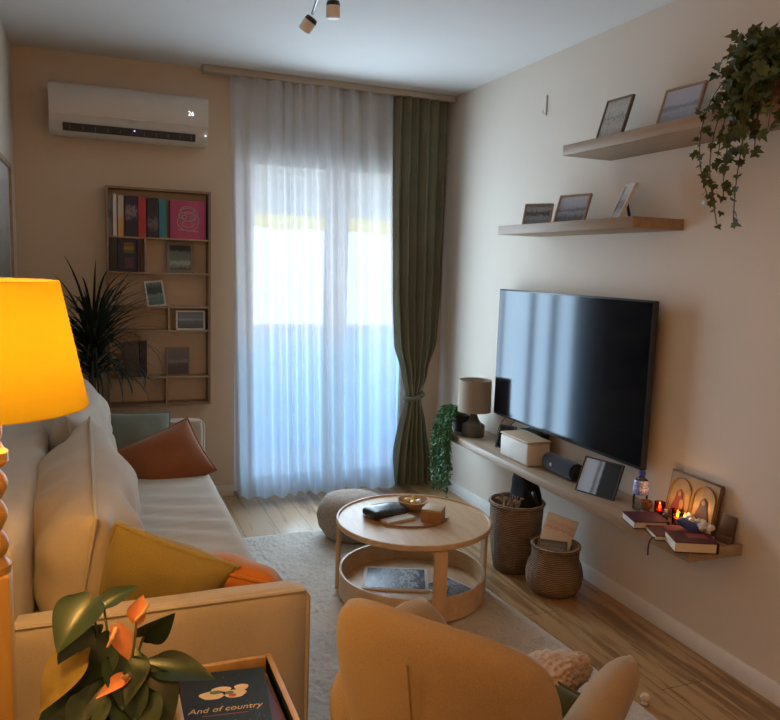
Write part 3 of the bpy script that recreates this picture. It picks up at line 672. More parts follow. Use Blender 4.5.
# diptych icon: plain generic gilt panel with two robed figures
ic = thing('icon_panel', 'gilded two arched icon panel leaning against the wall', 'icon', (2.560, 2.185, CZ), R(-90), None, R(-9))
iw, ih = .262, .195
MB().box((0, .008, ih/2), (iw, .014, ih), None, .002).build('board', wood('icon_board', (.10, .05, .025), (.16, .085, .04), .5, (20, 20, 20)), ic)
MB().box((0, .0008, ih/2), (iw-.014, .002, ih-.014)).build('gilding', plain('icon_gold', (.36, .24, .11), .45, .18, 30, metal=.25), ic)
for sx, nm in ((-1, 'left'), (1, 'right')):
    cx_ = sx*.063
    arch = [(cx_+.055*math.cos(t), -.002, .118+.054*math.sin(t)) for t in [PI*k/24 for k in range(25)]]
    MB().tube([(cx_+.055, -.002, .012)]+arch+[(cx_-.055, -.002, .012)], .0032, 6).build('arch', plain('icon_arch', (.22, .13, .05), .5, metal=.2), ic)
    k = 1 if sx > 0 else 1.05
    pts = [(cx_-.038*k, .012), (cx_+.038*k, .012), (cx_+.030, .06), (cx_+.020, .09), (cx_+.015, .115), (cx_, .128), (cx_-.015, .115), (cx_-.020, .09), (cx_-.030, .06)]
    MB().prism(pts, lambda u, v, a: Vector((u, a, v)), -.0035, 0).build('robed_figure', plain('icon_robe_%s' % nm, (.18, .03, .025) if sx < 0 else (.05, .03, .04), .6), ic)
    MB().prism([(cx_+.0085*math.cos(2*PI*q/14), .109+.0105*math.sin(2*PI*q/14)) for q in range(14)], lambda u, v, a: Vector((u, a, v)), -.0048, -.002).build('face', plain('icon_skin', (.35, .19, .10), .6), ic)
    if sx < 0: MB().prism([(cx_+.018+.011*math.cos(2*PI*q/14), .070+.020*math.sin(2*PI*q/14)) for q in range(14)], lambda u, v, a: Vector((u, a, v)), -.0050, -.002).build('child_figure', plain('icon_child', (.42, .22, .08), .6), ic)
# candles in glasses
GC = 'lit candles before the icon panel'
FL = emit('flame', (1.0, .45, .10), 14)
def candle(label, x, y, hh, col):
    c = thing('candle_glass', label, 'candle', (x, y, CZ), 0, GC)
    MB().lathe([(0, 0), (.017, 0), (.020, .004), (.022, hh), (.0205, hh), (.0185, .006), (0, .005)], seg=24).build('glass', glass('candle_%s' % label[:4], col), c)
    MB().lathe([(0, .006), (.0175, .006), (.019, hh*.5), (0, hh*.5)], seg=20).build('wax', plain('wax_amber', (.55, .26, .08), .5), c)
    f = MB().lathe([(0, hh*.5), (.005, hh*.5+.007), (.0055, hh*.5+.013), (.003, hh*.5+.022), (0, hh*.5+.03)], seg=12).build('flame', FL, c)
    l = bpy.data.lights.new('candle_light', 'POINT'); l.color = (1, .5, .18); l.energy = .13; l.shadow_soft_size = .012
    lo_ = bpy.data.objects.new('candle_light', l); COL.objects.link(lo_); lo_.location = (x-.003, y, CZ+hh+.02)
candle('red glass candle, leftmost flame before the icon', 2.515, 2.290, .066, (.75, .22, .10))
candle('amber glass candle between the other two flames', 2.515, 2.190, .066, (.95, .60, .25))
candle('clear glass candle, rightmost flame before the icon', 2.512, 2.150, .068, (.9, .72, .45))
vz = thing('incense_holder', 'small turned dark wood cup left of the candles', 'cup', (2.490, 2.340, CZ), 0)
MB().lathe([(0, 0), (.020, 0), (.022, .008), (.014, .016), (.014, .022), (.024, .034), (.026, .056), (.022, .056), (.020, .036), (0, .030)], seg=28).build('cup', wood('cup_wood', (.14, .06, .02), (.22, .10, .04), .4, (15, 15, 15)), vz)
jr = thing('small_vial', 'tiny dark glass vial standing between the candles', 'vial', (2.500, 2.240, CZ), 0)
MB().lathe([(0, 0), (.010, 0), (.011, .003), (.011, .030), (.006, .037), (.006, .042), (0, .042)], seg=18).build('vial', plain('vial_dark', (.05, .055, .07), .2), jr); MB().lathe([(.007, .041), (.007, .052), (0, .052)], seg=14).build('cap', plain('vial_cap', (.4, .4, .42), .3), jr)
# prayer beads
m = MB(); r5 = random.Random(2)
for k in range(90):
    t = k/90; x = 2.475+.022*math.sin(t*13)+r5.uniform(-.008, .008); y = 2.135-.135*t+r5.uniform(-.010, .010); z = CZ+.012+abs(math.sin(t*21))*.050
    b = bmesh.new(); bmesh.ops.create_uvsphere(b, u_segments=8, v_segments=6, radius=.010); m.merge(b, Matrix.Translation((x+.02, y, z)))
o = m.build('bead_string', plain('pearl_white', (.66, .62, .57), .35, .1), smooth=180, base=(2.49, 2.07, CZ))
tag(o, 'heap of strung pale beads before the icon panel', 'beads')
m = put(softbox((.10, .05, .022), .010, 6, (0, 0, .003), .010, 25), (2.452, 2.060, CZ+.050), (R(6), R(10), R(-80)))
o = m.build('folded_cloth', fabric('cloth_navy', (.03, .028, .11), 300), smooth=180, base=(2.43, 2.08, CZ)); tag(o, 'small crumpled navy cloth beside the pale beads', 'cloth')
br = thing('card_holder', 'dark brown wooden holder at the near end of the shelf', 'holder', (2.565, 1.995, CZ), R(-84), None, R(-6))
MB().box((0, .006, .050), (.058, .012, .100), None, .002).build('back_panel', wood('holder_wood', (.07, .038, .02), (.12, .065, .035), .5, (20, 20, 20)), br)
MB().box((0, -.012, .012), (.058, .024, .024), None, .002).build('ledge', wood('holder_wood2', (.09, .05, .03), (.14, .08, .05), .5, (20, 20, 20)), br)
def flatbook(label, loc, rotz, w, d, t, cm, pm=None, group='dark red books on the near end of the shelf'):
    b = thing('book', label, 'book', loc, rotz, group)
    m = MB(); c = .003
    m.box((0, 0, c/2), (w, d, c)); m.box((0, 0, t-c/2), (w, d, c)); m.box((0, d/2-c/2, t/2), (w, c, t-2*c)); m.build('cover', cm, b)
    MB().box((0, -.003, t/2), (w-.008, d-.010, t-2*c-.0004)).build('pages', pm or M_pages, b); return b
BR1 = plain('cover_plum', (.060, .014, .028), .7, .15, spec=.2); BR2 = plain('cover_maroon', (.085, .018, .020), .7, .15, spec=.2); BR3 = plain('cover_oxblood', (.075, .015, .018), .7, .15, spec=.2)
flatbook('plum book with white page edges nearest the water bottle', (2.405, 2.245, CZ), R(-108), .125, .140, .030, BR1, plain('pages_white', (.62, .56, .52), .7))
k2 = flatbook('thin maroon book with ribbon between two thicker books', (2.405, 2.105, CZ), R(-112), .115, .150, .020, BR2)
MB().tube(bez([(.040, -.072, .008), (.040, -.094, .006), (.040, -.096, -.02), (.042, -.094, -.062)], 10), .003, 4).build('ribbon', plain('ribbon_brown', (.05, .02, .012), .6), k2)
k3 = flatbook('thick dark red book with cream pages at the shelf end', (2.395, 1.990, CZ), R(-115), .122, .155, .040, BR3)
MB().box((-.010, .02, .0405), (.05, .07, .001)).build('cover_emblem', plain('emblem_red', (.20, .022, .02), .5), k3)
rc = put(softbox((.085, .075, .010), .004, 5, (0, 0, .001), .003, 30), (2.425, 2.095, CZ+.0255), (0, 0, R(-110))).build('red_booklet', plain('booklet_red', (.22, .025, .03), .7, spec=.2), smooth=60, base=(2.425, 2.095, CZ+.02))
tag(rc, 'small bright red booklet on top of the thin maroon book', 'booklet')

# ------------------------------------------------------------------ upper shelves and photos
M_sh = wood('shelf_oak', (.27, .175, .10), (.38, .26, .155), .5, (30, 2, 30))
G = 'floating photo shelves on the right wall'
S1Z, S2Z = 1.714, 2.046
tag(MB().lo((CX, 2.385, S1Z-.045), (W-.001, 3.437, S1Z), .002).build('photo_shelf', M_sh, base=(W, 2.9, S1Z-.045)), 'lower floating oak shelf holding three photo frames above the television', 'shelf', G)
tag(MB().lo((W-.265, 1.62, S2Z-.045), (W-.001, 2.878, S2Z), .002).build('photo_shelf', M_sh, base=(W, 2.25, S2Z-.045)), 'upper floating oak shelf with the ivy pot', 'shelf', G)
G = 'photo frames on the floating shelves'
sea = lambda nm, s: picture(nm, brt([(.15, (.05, .055, .06)), (.35, (.16, .17, .19)), (.45, (.07, .08, .10)), (.6, (.19, .21, .25)), (1, (.25, .28, .34))], 1.8), s, .35)
photo_frame('small pale framed landscape photo leftmost on the lower shelf', (2.43, 3.20, S1Z), R(-58), R(-16), .150, .112, .009, FT, picture('ph_e', brt([(.1, (.10, .12, .14)), (.35, (.18, .20, .22)), (.5, (.03, .045, .055)), (.66, (.07, .09, .10)), (.75, (.20, .22, .23)), (1, (.10, .12, .14))], 1.8), 4, .8), G, .06)
photo_frame('landscape photo of the sea in the middle of the lower shelf', (2.44, 2.945, S1Z), R(-76), R(-18), .185, .142, .010, FT, sea('ph_f', 1), G, .08)
photo_frame('white framed portrait photo tilted far back on the lower shelf', (2.43, 2.605, S1Z), R(-106), R(-24), .105, .168, .010, FW, picture('ph_g', brt([(.1, (.25, .24, .23)), (.4, (.05, .05, .055)), (.6, (.22, .21, .20)), (1, (.30, .29, .28))], 1.8), 5, 1.1), G, .075)
photo_frame('brown framed portrait photo at the left of the upper shelf', (2.435, 2.690, S2Z), R(-88), R(-17), .165, .198, .009, FB, picture('ph_h', brt([(.1, (.16, .15, .13)), (.4, (.26, .26, .24)), (.55, (.12, .13, .12)), (.7, (.28, .28, .26)), (1, (.20, .20, .18))], 1.8), 5, 1.0), G, .08)
photo_frame('tan framed landscape photo of a bridge beside the ivy', (2.435, 2.295, S2Z), R(-86), R(-17), .195, .165, .010, FT, picture('ph_i', brt([(.15, (.12, .14, .18)), (.4, (.20, .23, .30)), (.5, (.12, .14, .19)), (.6, (.22, .25, .32)), (1, (.25, .28, .36))], 1.8), 2, .35), G, .08)
wh = thing('wall_hook', 'slim grey vertical hook high on the right wall', 'hook', (W, 3.437, 2.30), world=True)
MB().lo((W-.006, 3.431, 2.298), (W-.0005, 3.443, 2.40), .002).build('plate', plain('hook_grey', (.48, .41, .35), .5), wh); MB().tube([(W-.005, 3.437, 2.31), (W-.022, 3.437, 2.305), (W-.024, 3.437, 2.325)], .003, 6).build('prong', plain('hook_grey2', (.52, .46, .40), .4), wh)

# ------------------------------------------------------------------ ivy
IX, IY = 2.475, 1.835
iv = thing('ivy_plant', 'trailing ivy in a terracotta pot on the upper shelf', 'potted plant', (IX, IY, S2Z), world=True)
MB().lathe([(0, 0), (.055, 0), (.076, .095), (.082, .097), (.082, .120), (.072, .120), (.066, .10), (0, .10)], (IX, IY, S2Z), 36).build('pot', plain('terracotta', (.26, .105, .05), .8, .12, 20, .1), iv)
m = MB(); ms = MB(); r6 = random.Random(21)
IVY = [(0, 0), (-.20, -.14), (-.34, .02), (-.52, .02), (-.40, .24), (-.46, .50), (-.20, .48), (0, 1.0), (.20, .48), (.46, .50), (.40, .24), (.52, .02), (.34, .02), (.20, -.14)]
def ivyleaf(m, p, d, n, s):
    d = d.normalized(); sd = d.cross(n)
    if sd.length < 1e-3: sd = d.orthogonal()
    sd.normalize(); n = sd.cross(d)
    vs = [m.bm.verts.new(p+sd*(x*s)+d*(y*s)+n*(abs(x)*s*.30-.12*s*y*y)) for x, y in IVY]
    c = m.bm.verts.new(p+d*(.28*s))
    for i in range(len(vs)): m.bm.faces.new((c, vs[i], vs[(i+1) % len(vs)]))
def trail(pts, n, smin, smax, dens=2):
    q = bez(pts, n); ms.tube(q, .0018, 5)
    for i, p in enumerate(q[1:]):
        k = i/n
        for _ in range(dens):
            out = rv(r6)+Vector((-.55, -.45, -.55)); s = r6.uniform(smin, smax)*(1-.25*k); off = rv(r6, .014)
            ivyleaf(m, p+off, out, Vector((-.7, -.6, .35))+rv(r6, .7), s)
tp = (IX, IY, S2Z+.115)
for i in range(44):                                   # the mound over the pot
    a = r6.uniform(0, 2*PI); rr = r6.uniform(.05, .19); hz = r6.uniform(.03, .16)
    e = (IX-.03+rr*math.cos(a)*.85, IY+.05+rr*math.sin(a)*1.15, S2Z+.08+hz*(1.3-rr*3))
    trail([tp, (IX+.3*(e[0]-IX), IY+.3*(e[1]-IY), S2Z+.24), e], 7, .038, .062, 2)
for i in range(26):                                   # curtain of stems over the front edge
    yy = IY+r6.uniform(-.20, .11); xx = 2.30+r6.uniform(-.05, .025); zz = S2Z-r6.uniform(-.05, .17)
    trail([tp, (2.40, (IY+yy)/2, S2Z+.22), (xx, yy, S2Z+.12), (xx, yy+r6.uniform(-.02, .02), zz)], 11, .036, .058, 2)
FX = 2.31
trail([tp, (2.38, 1.95, S2Z+.2), (FX, 2.03, S2Z+.10), (FX, 2.07, S2Z-.10), (FX, 2.01, S2Z-.20), (FX, 1.96, S2Z-.30)], 20, .03, .048, 2)
trail([tp, (2.38, 1.92, S2Z+.2), (FX, 2.00, S2Z), (FX, 2.02, S2Z-.18), (FX, 1.93, S2Z-.30), (FX, 1.915, S2Z-.385)], 16, .026, .044, 1)
trail([tp, (2.36, 1.87, S2Z+.2), (FX, 1.90, S2Z), (FX, 1.915, S2Z-.18), (FX, 1.895, S2Z-.30)], 18, .034, .054, 2)
trail([tp, (2.36, 1.82, S2Z+.2), (FX, 1.84, S2Z), (FX, 1.86, S2Z-.25), (FX, 1.845, S2Z-.38)], 18, .034, .05, 1)
for v in m.bm.verts:
    if v.co.x > W-.006: v.co.x = W-.006
    if v.co.x > W-.268 and v.co.z < S2Z+.003 and v.co.z > S2Z-.30: v.co.x = W-.268-.02*(abs(v.co.y*37) % 1)
m.build('foliage', plain('ivy_leaf', (.052, .082, .024), .45, .6, 26), iv); ms.build('stems', plain('ivy_stem', (.10, .07, .03), .7), iv)

# ------------------------------------------------------------------ baskets
def basket(nm, label, c, prof, mat, rows, cols, seed):
    b = thing(nm, label, 'basket', c, 0)
    m = MB(); m.lathe(prof, seg=120, wob=lambda a, z: 1+.012*math.sin(a*cols+(PI if int(z*rows) % 2 else 0))+.006*math.sin(z*rows*2*PI))
    m.build('body', mat, b, smooth=180)
    r_, z_ = prof[-4] if False else max(((r, z) for r, z in prof), key=lambda q: q[1])
    MB().tube([(r_*math.cos(t), r_*math.sin(t), z_) for t in [2*PI*k/48 for k in range(48)]], .009, 8, True).build('rim', mat, b)
    return b
def wicker(name, c1, c2):
    m, nt, out = new_mat(name); p = pbsdf(nt, out, .75, 0, .25)
    v = coords(nt, (1, 1, 1)); w_ = nt.nodes.new('ShaderNodeTexWave'); w_.bands_direction = 'Z'; w_.inputs['Scale'].default_value = 36; w_.inputs['Distortion'].default_value = 3.0; w_.inputs['Detail'].default_value = 3
    lk(nt, v, w_.inputs['Vector']); n = noise_tex(nt, v, 14, 4)
    a = nt.nodes.new('ShaderNodeMath'); a.operation = 'MULTIPLY'; lk(nt, w_.outputs['Fac'], a.inputs[0]); lk(nt, n, a.inputs[1])
    lk(nt, ramp(nt, a.outputs[0], [(.08, c1), (.5, c2)]), p.inputs['Base Color']); lk(nt, bump(nt, w_.outputs['Fac'], .7, .008), p.inputs['Normal']); return m
def wallprof(o, t=.008):
    return [(0, .004)]+[(o[0][0]*.9, .002)]+o+[(r-t, z) for r, z in reversed(o)]+[(o[0][0]*.85, .012), (0, .012)]
B1 = (2.335, 3.075, 0); B2 = (2.375, 2.785, 0)
ob1 = wallprof([(.100, .004), (.118, .10), (.127, .20), (.130, .29), (.132, .345)]); ob2 = wallprof([(.100, .004), (.124, .04), (.132, .09), (.124, .135), (.109, .165), (.108, .225)])
basket('wicker_basket', 'tall brown wicker basket holding a black bag', B1, ob1, wicker('wicker_dark', (.12, .075, .052), (.46, .34, .25)), 40, 30, 1)
# thin pale strands binding the tall basket
basket('wicker_basket', 'smaller bulging seagrass basket holding printed boxes', B2, ob2, wicker('seagrass', (.14, .088, .055), (.44, .31, .20)), 50, 26, 2)
def bagw(p, u): return Vector((p.x*(1-.25*max(0, u.z)), p.y*(1-.12*max(0, u.z)), p.z+.03*max(0, u.z)*u.y))
m = put(softbox((.10, .15, .22), .035, 12, (.01, .01, .0), .025, 11, 3, bagw), (2.385, 3.085, .345), (R(-8), R(6), R(10)))
bg = thing('black_bag', 'crumpled black bag sticking out of the tall basket', 'bag', (2.385, 3.085, .24), world=True)
m.build('body', plain('bag_black', (.014, .014, .015), .85, .3, 20, .4, spec=.15), bg, smooth=180)
MB().tube(bez([(2.39, 3.02, .40), (2.36, 2.975, .43), (2.37, 2.96, .37), (2.41, 2.985, .33)], 14), .010, 6).build('strap', plain('bag_strap', (.018, .018, .02), .6), bg)
m = MB(); r7 = random.Random(4)
for k in range(46):
    a = r7.uniform(0, 2*PI); q = r7.uniform(.03, .085)
    m.tube(bez([(2.29+.02*math.cos(a), 3.05+.02*math.sin(a), .24), (2.28+.04*math.cos(a), 3.04+.04*math.sin(a), .40), (2.275+q*math.cos(a)*.8, 3.04+q*math.sin(a), .345+r7.uniform(.0, .045))], 8), .0022, 4)
o = m.build('dried_branches', plain('twig', (.38, .29, .20), .8, .3), base=(2.27, 3.03, .26)); tag(o, 'bundle of fine dried twigs in the tall basket', 'twigs')
pb = thing('game_box', 'white printed box standing in the smaller basket', 'box', (2.372, 2.825, .135), R(-40), None, R(-24))
pb.rotation_euler.y = R(14)
MB().box((0, .012, .0675), (.148, .030, .295), None, .002).build('carton', plain('carton_white', (.80, .76, .70), .6, .05), pb)
MB().box((0, -.0035, .155), (.134, .001, .105)).build('print', picture('carton_print', [(.1, (.80, .75, .68)), (.35, (.82, .74, .68)), (.45, (.60, .36, .32)), (.52, (.82, .76, .70)), (.7, (.66, .56, .54)), (.78, (.84, .80, .74)), (1, (.80, .76, .70))], 5, .7), pb)
nb2 = thing('magazine', 'grey green magazine in front of the white printed box', 'magazine', (2.340, 2.765, .100), R(-38), None, R(-26))
MB().box((0, .004, .075), (.135, .008, .150), None, .001).build('pages', plain('mag_grey', (.11, .12, .105), .5, .1), nb2)
MB().box((.0, -.0007, .105), (.115, .001, .06)).build('cover_picture', picture('mag_print', [(.2, (.06, .07, .065)), (.5, (.10, .11, .10)), (.6, (.40, .38, .36)), (.66, (.10, .11, .11)), (1, (.16, .20, .26))], 6, 1.2), nb2)

# ------------------------------------------------------------------ ceiling spotlight
cl = thing('ceiling_spotlight', 'small jointed ceiling spotlight with two pale heads in view', 'light', (1.20, 2.86, H), world=True)
CH = plain('chrome_grey', (.30, .30, .31), .3, .05, metal=.8)
MB().lathe([(0, 0), (.055, 0), (.055, -.018), (.048, -.024), (0, -.024)], (1.20, 2.80, H), 32).build('ceiling_plate', plain('plate_pink', (.50, .38, .33), .4), cl)
MB().tube([(1.20, 2.80, H-.02), (1.205, 2.80, H-.075)], .007, 10).build('stem', CH, cl)
MB().tube([(1.19, 2.72, H-.075), (1.20, 2.80, H-.075), (1.235, 3.02, H-.085), (1.24, 3.08, H-.10)], .006, 10).build('arm', CH, cl)
MB().tube([(1.205, 2.80, H-.075), (1.262, 2.86, H-.080), (1.268, 2.88, H-.105)], .006, 10).build('arm', CH, cl)
def head(p, d):
    d = Vector(d).normalized(); p = Vector(p)
    s_ = MB().tube([p, p+d*.004, p+d*.046, p+d*.050], [.020, .027, .027, .022], 24).build('spot_head', plain('spot_cream', (.74, .65, .54), .45, .05), cl)
    MB().tube([p-d*.016, p-d*.012, p+d*.003], [.018, .024, .0275], 24).build('collar', M_black, s_, base=(1.20, 2.86, H))
head((1.242, 3.115, H-.118), (-.45, .35, -.75)); head((1.268, 2.885, H-.120), (.05, .1, -1))

# ------------------------------------------------------------------ yellow lamp
AX, AY = .207, 1.49
yl = thing('column_lamp', 'tall lamp with yellow shade on turned wooden column', 'lamp', (AX, AY, 0), world=True)
YW = wood('lamp_wood', (.50, .28, .06), (.66, .40, .10), .4, (14, 14, 3))
prof = [(0, .0), (.13, .0), (.135, .012), (.12, .03), (.06, .045), (.045, .06)]
MB().lathe(prof+[(0, .06)], (AX, AY, 0), 40).build('foot', YW, yl)
MB().lo((AX-.033, AY-.033, .055), (AX+.033, AY+.033, .90), .006).build('post', YW, yl)
pf = [(0, .90), (.034, .90), (.035, .915), (.026, .925)]
z = .925
for k in range(3):
    rr = (.032, .031, .033)[k]
    for q in range(1, 9): a = PI*q/8; pf.append((.020+(rr-.020)*math.sin(a), z+.055*q/8))
    z += .058
pf += [(.030, z+.005), (.035, z+.012), (.035, z+.03), (.028, z+.036), (.022, z+.05), (.026, z+.065), (.026, z+.085), (.018, z+.10), (.012, 1.235), (0, 1.235)]
MB().lathe(pf, (AX, AY, 0), 32).build('turned_column', YW, yl)
m = MB().lathe([(.174, 1.212), (.128, 1.442), (.126, 1.442), (.172, 1.212), (.174, 1.212)], (AX, AY, 0), 64)
m.build('lamp_shade', cloth_translucent('shade_yellow', (.42, .32, .08), .70, .0, (.40, .33, .07)), yl)
m = MB()
for k in range(3): a = 2*PI*k/3; m.tube([(AX, AY, 1.40), (AX+.127*math.cos(a), AY+.127*math.sin(a), 1.432)], .002, 6)
m.build('shade_ring', M_white, yl)
MB().lathe([(0, 1.235), (.014, 1.235), (.016, 1.262), (.026, 1.29), (.026, 1.31), (.016, 1.33), (0, 1.335)], (AX, AY, 0), 24).build('bulb', emit('bulb_glow', (1, .75, .4), 6), yl)

# ------------------------------------------------------------------ side table with books
sx0, sx1, sy0, sy1, sz = .545, .795, 1.30, 1.748, .50
st = thing('side_table', 'small wooden side table with raised tray rim', 'table', ((sx0+sx1)/2, (sy0+sy1)/2, 0), world=True)
M_st = wood('side_wood', (.42, .25, .10), (.56, .36, .16), .45, (20, 3, 20))
MB().lo((sx0, sy0, sz-.055), (sx1, sy1, sz-.04)).build('tray_top', M_st, st)
m = MB(); q = .014
m.lo((sx0, sy0, sz-.04), (sx0+q, sy1, sz+.004), .002); m.lo((sx1-q, sy0, sz-.04), (sx1, sy1, sz+.004), .002); m.lo((sx0+q, sy1-q, sz-.04), (sx1-q, sy1, sz+.004), .002); m.lo((sx0+q, sy0, sz-.04), (sx1-q, sy0+q, sz+.004), .002)
m.build('rim', M_st, st)
for xx in (sx0+.02, sx1-.02):
    for yy in (sy0+.02, sy1-.02): MB().cyl((xx, yy, .0), (xx, yy, sz-.05), .011, .014, 14).build('leg', M_st, st)
GS = 'books in the tray of the side table'
flatbook('dark red book lying under the navy book in the side table tray', (.668, 1.545, sz-.04), R(2), .205, .355, .022, plain('cover_wine', (.10, .022, .022), .5, .15), None, GS)
nv = flatbook('navy blue book with gold title on the side table tray', (.655, 1.600, sz-.018), R(-7), .195, .225, .016, picture('cover_night', [(.3, (.006, .011, .018)), (.5, (.009, .020, .031)), (.65, (.007, .013, .021)), (1, (.013, .028, .038))], 4, 1.0, 'X', .65), None, GS)
GO = plain('gilt_print', (.62, .42, .18), .45, .1); CRm = plain('cream_print', (.66, .52, .30), .5, .1)
text_part('title', 'And of country', .026, GO, nv, (.0, -.045, .0165), (0, 0, 0), .25)
MB().box((.0, -.066, .0162), (.10, .0025, .0006)).build('underline', plain('rule_red', (.22, .06, .05), .5), nv)
m = MB()
for (x, y, a, b) in ((-.026, .012, .030, .017), (.024, .010, .026, .016), (-.006, .030, .022, .014), (.040, .034, .016, .013)):
    m.prism([(x+a*math.cos(t)*(1+.12*math.sin(3*t)), y+b*math.sin(t)) for t in [2*PI*k/20 for k in range(20)]], lambda u, v, w_: Vector((u, v, w_)), .0158, .0166)
m.build('emblem', CRm, nv)
m = MB()
for (x, y, a, b) in ((-.018, .022, .015, .007), (.012, .016, .010, .006)):
    m.prism([(x+a*math.cos(t), y+b*math.sin(t)) for t in [2*PI*k/14 for k in range(14)]], lambda u, v, w_: Vector((u, v, w_)), .0164, .0171)
m.build('emblem_leaf', plain('print_green', (.10, .16, .05), .5), nv)
m = MB().prism([(.018+.009*math.cos(t), .004+.006*math.sin(t)) for t in [2*PI*k/14 for k in range(14)]], lambda u, v, w_: Vector((u, v, w_)), .0164, .0172); m.build('emblem_fruit', plain('print_red', (.45, .06, .03), .5), nv)
m = MB(); r8 = random.Random(9)
for k in range(34):
    x, y = r8.uniform(-.09, .09), r8.uniform(-.10, .10); s_ = r8.uniform(.0007, .0016); m.box((x, y, .0162), (s_, s_, .0006))
m.build('star_specks', plain('speck', (.30, .33, .36), .5), nv)

# ------------------------------------------------------------------ anthurium on a little stool
QX, QY = .425, 1.465
ps = thing('plant_stool', 'round wooden stool under the anthurium pot', 'stool', (QX, QY, 0), world=True)
MB().lathe([(0, .40), (.11, .40), (.115, .405), (.115, .42), (.11, .425), (0, .425)], (QX, QY, 0), 40).build('seat', M_st, ps)
for k in range(3): a = R(30+120*k); MB().cyl((QX+.105*math.cos(a), QY+.105*math.sin(a), 0), (QX+.075*math.cos(a), QY+.075*math.sin(a), .40), .010, .012, 14).build('leg', M_st, ps)
an = thing('anthurium', 'potted anthurium with peach flowers before the near sofa arm', 'potted plant', (QX, QY, .425), world=True)
MB().lathe([(0, 0), (.058, 0), (.064, .006), (.084, .15), (.088, .155), (.088, .165), (.080, .165), (.074, .14), (0, .135)], (QX, QY, .425), 40).build('pot', plain('pot_cream', (.52, .40, .24), .35, .05), an)
MB().lathe([(0, .138), (.074, .138), (.04, .146), (0, .15)], (QX, QY, .425), 24).build('soil', M_soil, an)
def heartleaf(tip_from, tip_to, size, wid, nrm, curl=.25, stem=True):
    """heart-shaped blade from the petiole joint tip_from to its tip tip_to"""
    p0, p1 = Vector(tip_from), Vector(tip_to); d = (p1-p0); L = d.length; d.normalize(); n = Vector(nrm); s_ = d.cross(n).normalized(); n = s_.cross(d).normalized()
    m = MB(); NU, NV = 12, 8
    def f(a, b):
        t = b; k = 2*a-1
        hw = wid*L*.5*(math.sin(PI*min(1, (t*.93+.07))**.62))**.9*(1.0 if t < .5 else 1)
        back = -.16*L*math.sin(abs(k)*PI)*max(0, 1-t*3.2)
        return p0+d*(t*L+back)+s_*(k*hw)+n*(abs(k)**1.5*hw*.32-curl*L*t*t)
    m.grid(f, NU, 14); return m
ANL = plain('anthurium_leaf', (.022, .045, .016), .36, .35, 18); ANL2 = plain('anthurium_leaf_light', (.24, .17, .025), .4, .3, 22)
crown = Vector((QX, QY, .58))
def px(u, v, y): return Vector((u, y, v))
leaves = [  # joint, tip, width, normal, light?
    ((.385, 1.46, .755), (.345, 1.41, .655), .95, (-.2, -.9, .4), 0),
    ((.375, 1.50, .815), (.315, 1.42, .770), .9, (-.3, -.6, .8), 0),
    ((.355, 1.45, .735), (.285, 1.39, .672), .7, (-.3, -.7, .7), 1),
    ((.475, 1.48, .735), (.525, 1.42, .790), .65, (.3, -.8, .3), 0),
    ((.490, 1.44, .690), (.600, 1.38, .690), .55, (.1, -.5, .9), 0),
    ((.430, 1.42, .690), (.405, 1.34, .590), .85, (-.1, -.9, .5), 0),
    ((.470, 1.42, .680), (.505, 1.34, .590), .85, (.2, -.9, .5), 0),
    ((.345, 1.44, .650), (.280, 1.37, .545), .6, (-.4, -.8, .4), 0),
    ((.400, 1.53, .790), (.465, 1.55, .820), .6, (.0, -.5, .9), 0),
    ((.380, 1.40, .675), (.350, 1.33, .620), .85, (-.2, -.9, .5), 0),
    ((.450, 1.40, .660), (.460, 1.31, .600), .9, (.1, -.9, .5), 0),
    ((.415, 1.38, .640), (.395, 1.30, .575), .9, (0, -.9, .5), 0),
    ((.440, 1.44, .720), (.430, 1.36, .665), .9, (.05, -.8, .6), 0),
    ((.395, 1.50, .745), (.330, 1.47, .705), .8, (-.3, -.6, .7), 0),
]
for (a, b, w_, n_, li) in leaves:
    lf = heartleaf(a, b, 1, w_, n_, .18).build('leaf', ANL2 if li else ANL, an, smooth=180)
    if li: lf['label'] = 'yellowing striped leaf'
    c0 = crown+Vector((rnd.uniform(-.03, .03), rnd.uniform(-.03, .03), -.02))
    MB().tube(bez([c0, c0.lerp(Vector(a), .5)+Vector((0, 0, .05)), a], 10), .0028, 6).build('petiole', plain('petiole_green', (.10, .12, .04), .5), lf, base=(QX, QY, .425))
PE = plain('spathe_peach', (.62, .23, .08), .4, .18, 30); PEP = plain('spadix_cream', (.66, .40, .20), .5)
for (a, b, w_, n_, s2) in (((.458, 1.42, .800), (.468, 1.42, .848), .85, (-.5, -.7, .2), (.482, 1.41, .838)), ((.422, 1.42, .790), (.444, 1.39, .738), .60, (.2, -.9, .3), (.405, 1.40, .765)), ((.440, 1.41, .695), (.385, 1.37, .690), .45, (0, -.5, .9), (.43, 1.39, .71))):
    fl = heartleaf(a, b, 1, w_, n_, .15).build('flower', PE, an, smooth=180)
    MB().tube([Vector(a), Vector(a).lerp(Vector(s2), .5)+Vector((0, -.008, 0)), Vector(s2)], [.0045, .0042, .0022], 8).build('spadix', PEP, fl, base=(QX, QY, .425))
    MB().tube(bez([crown, crown.lerp(Vector(a), .6)+Vector((.01, 0, 0)), a], 10), .0028, 6).build('flower_stalk', plain('stalk', (.30, .20, .08), .5), fl, base=(QX, QY, .425))

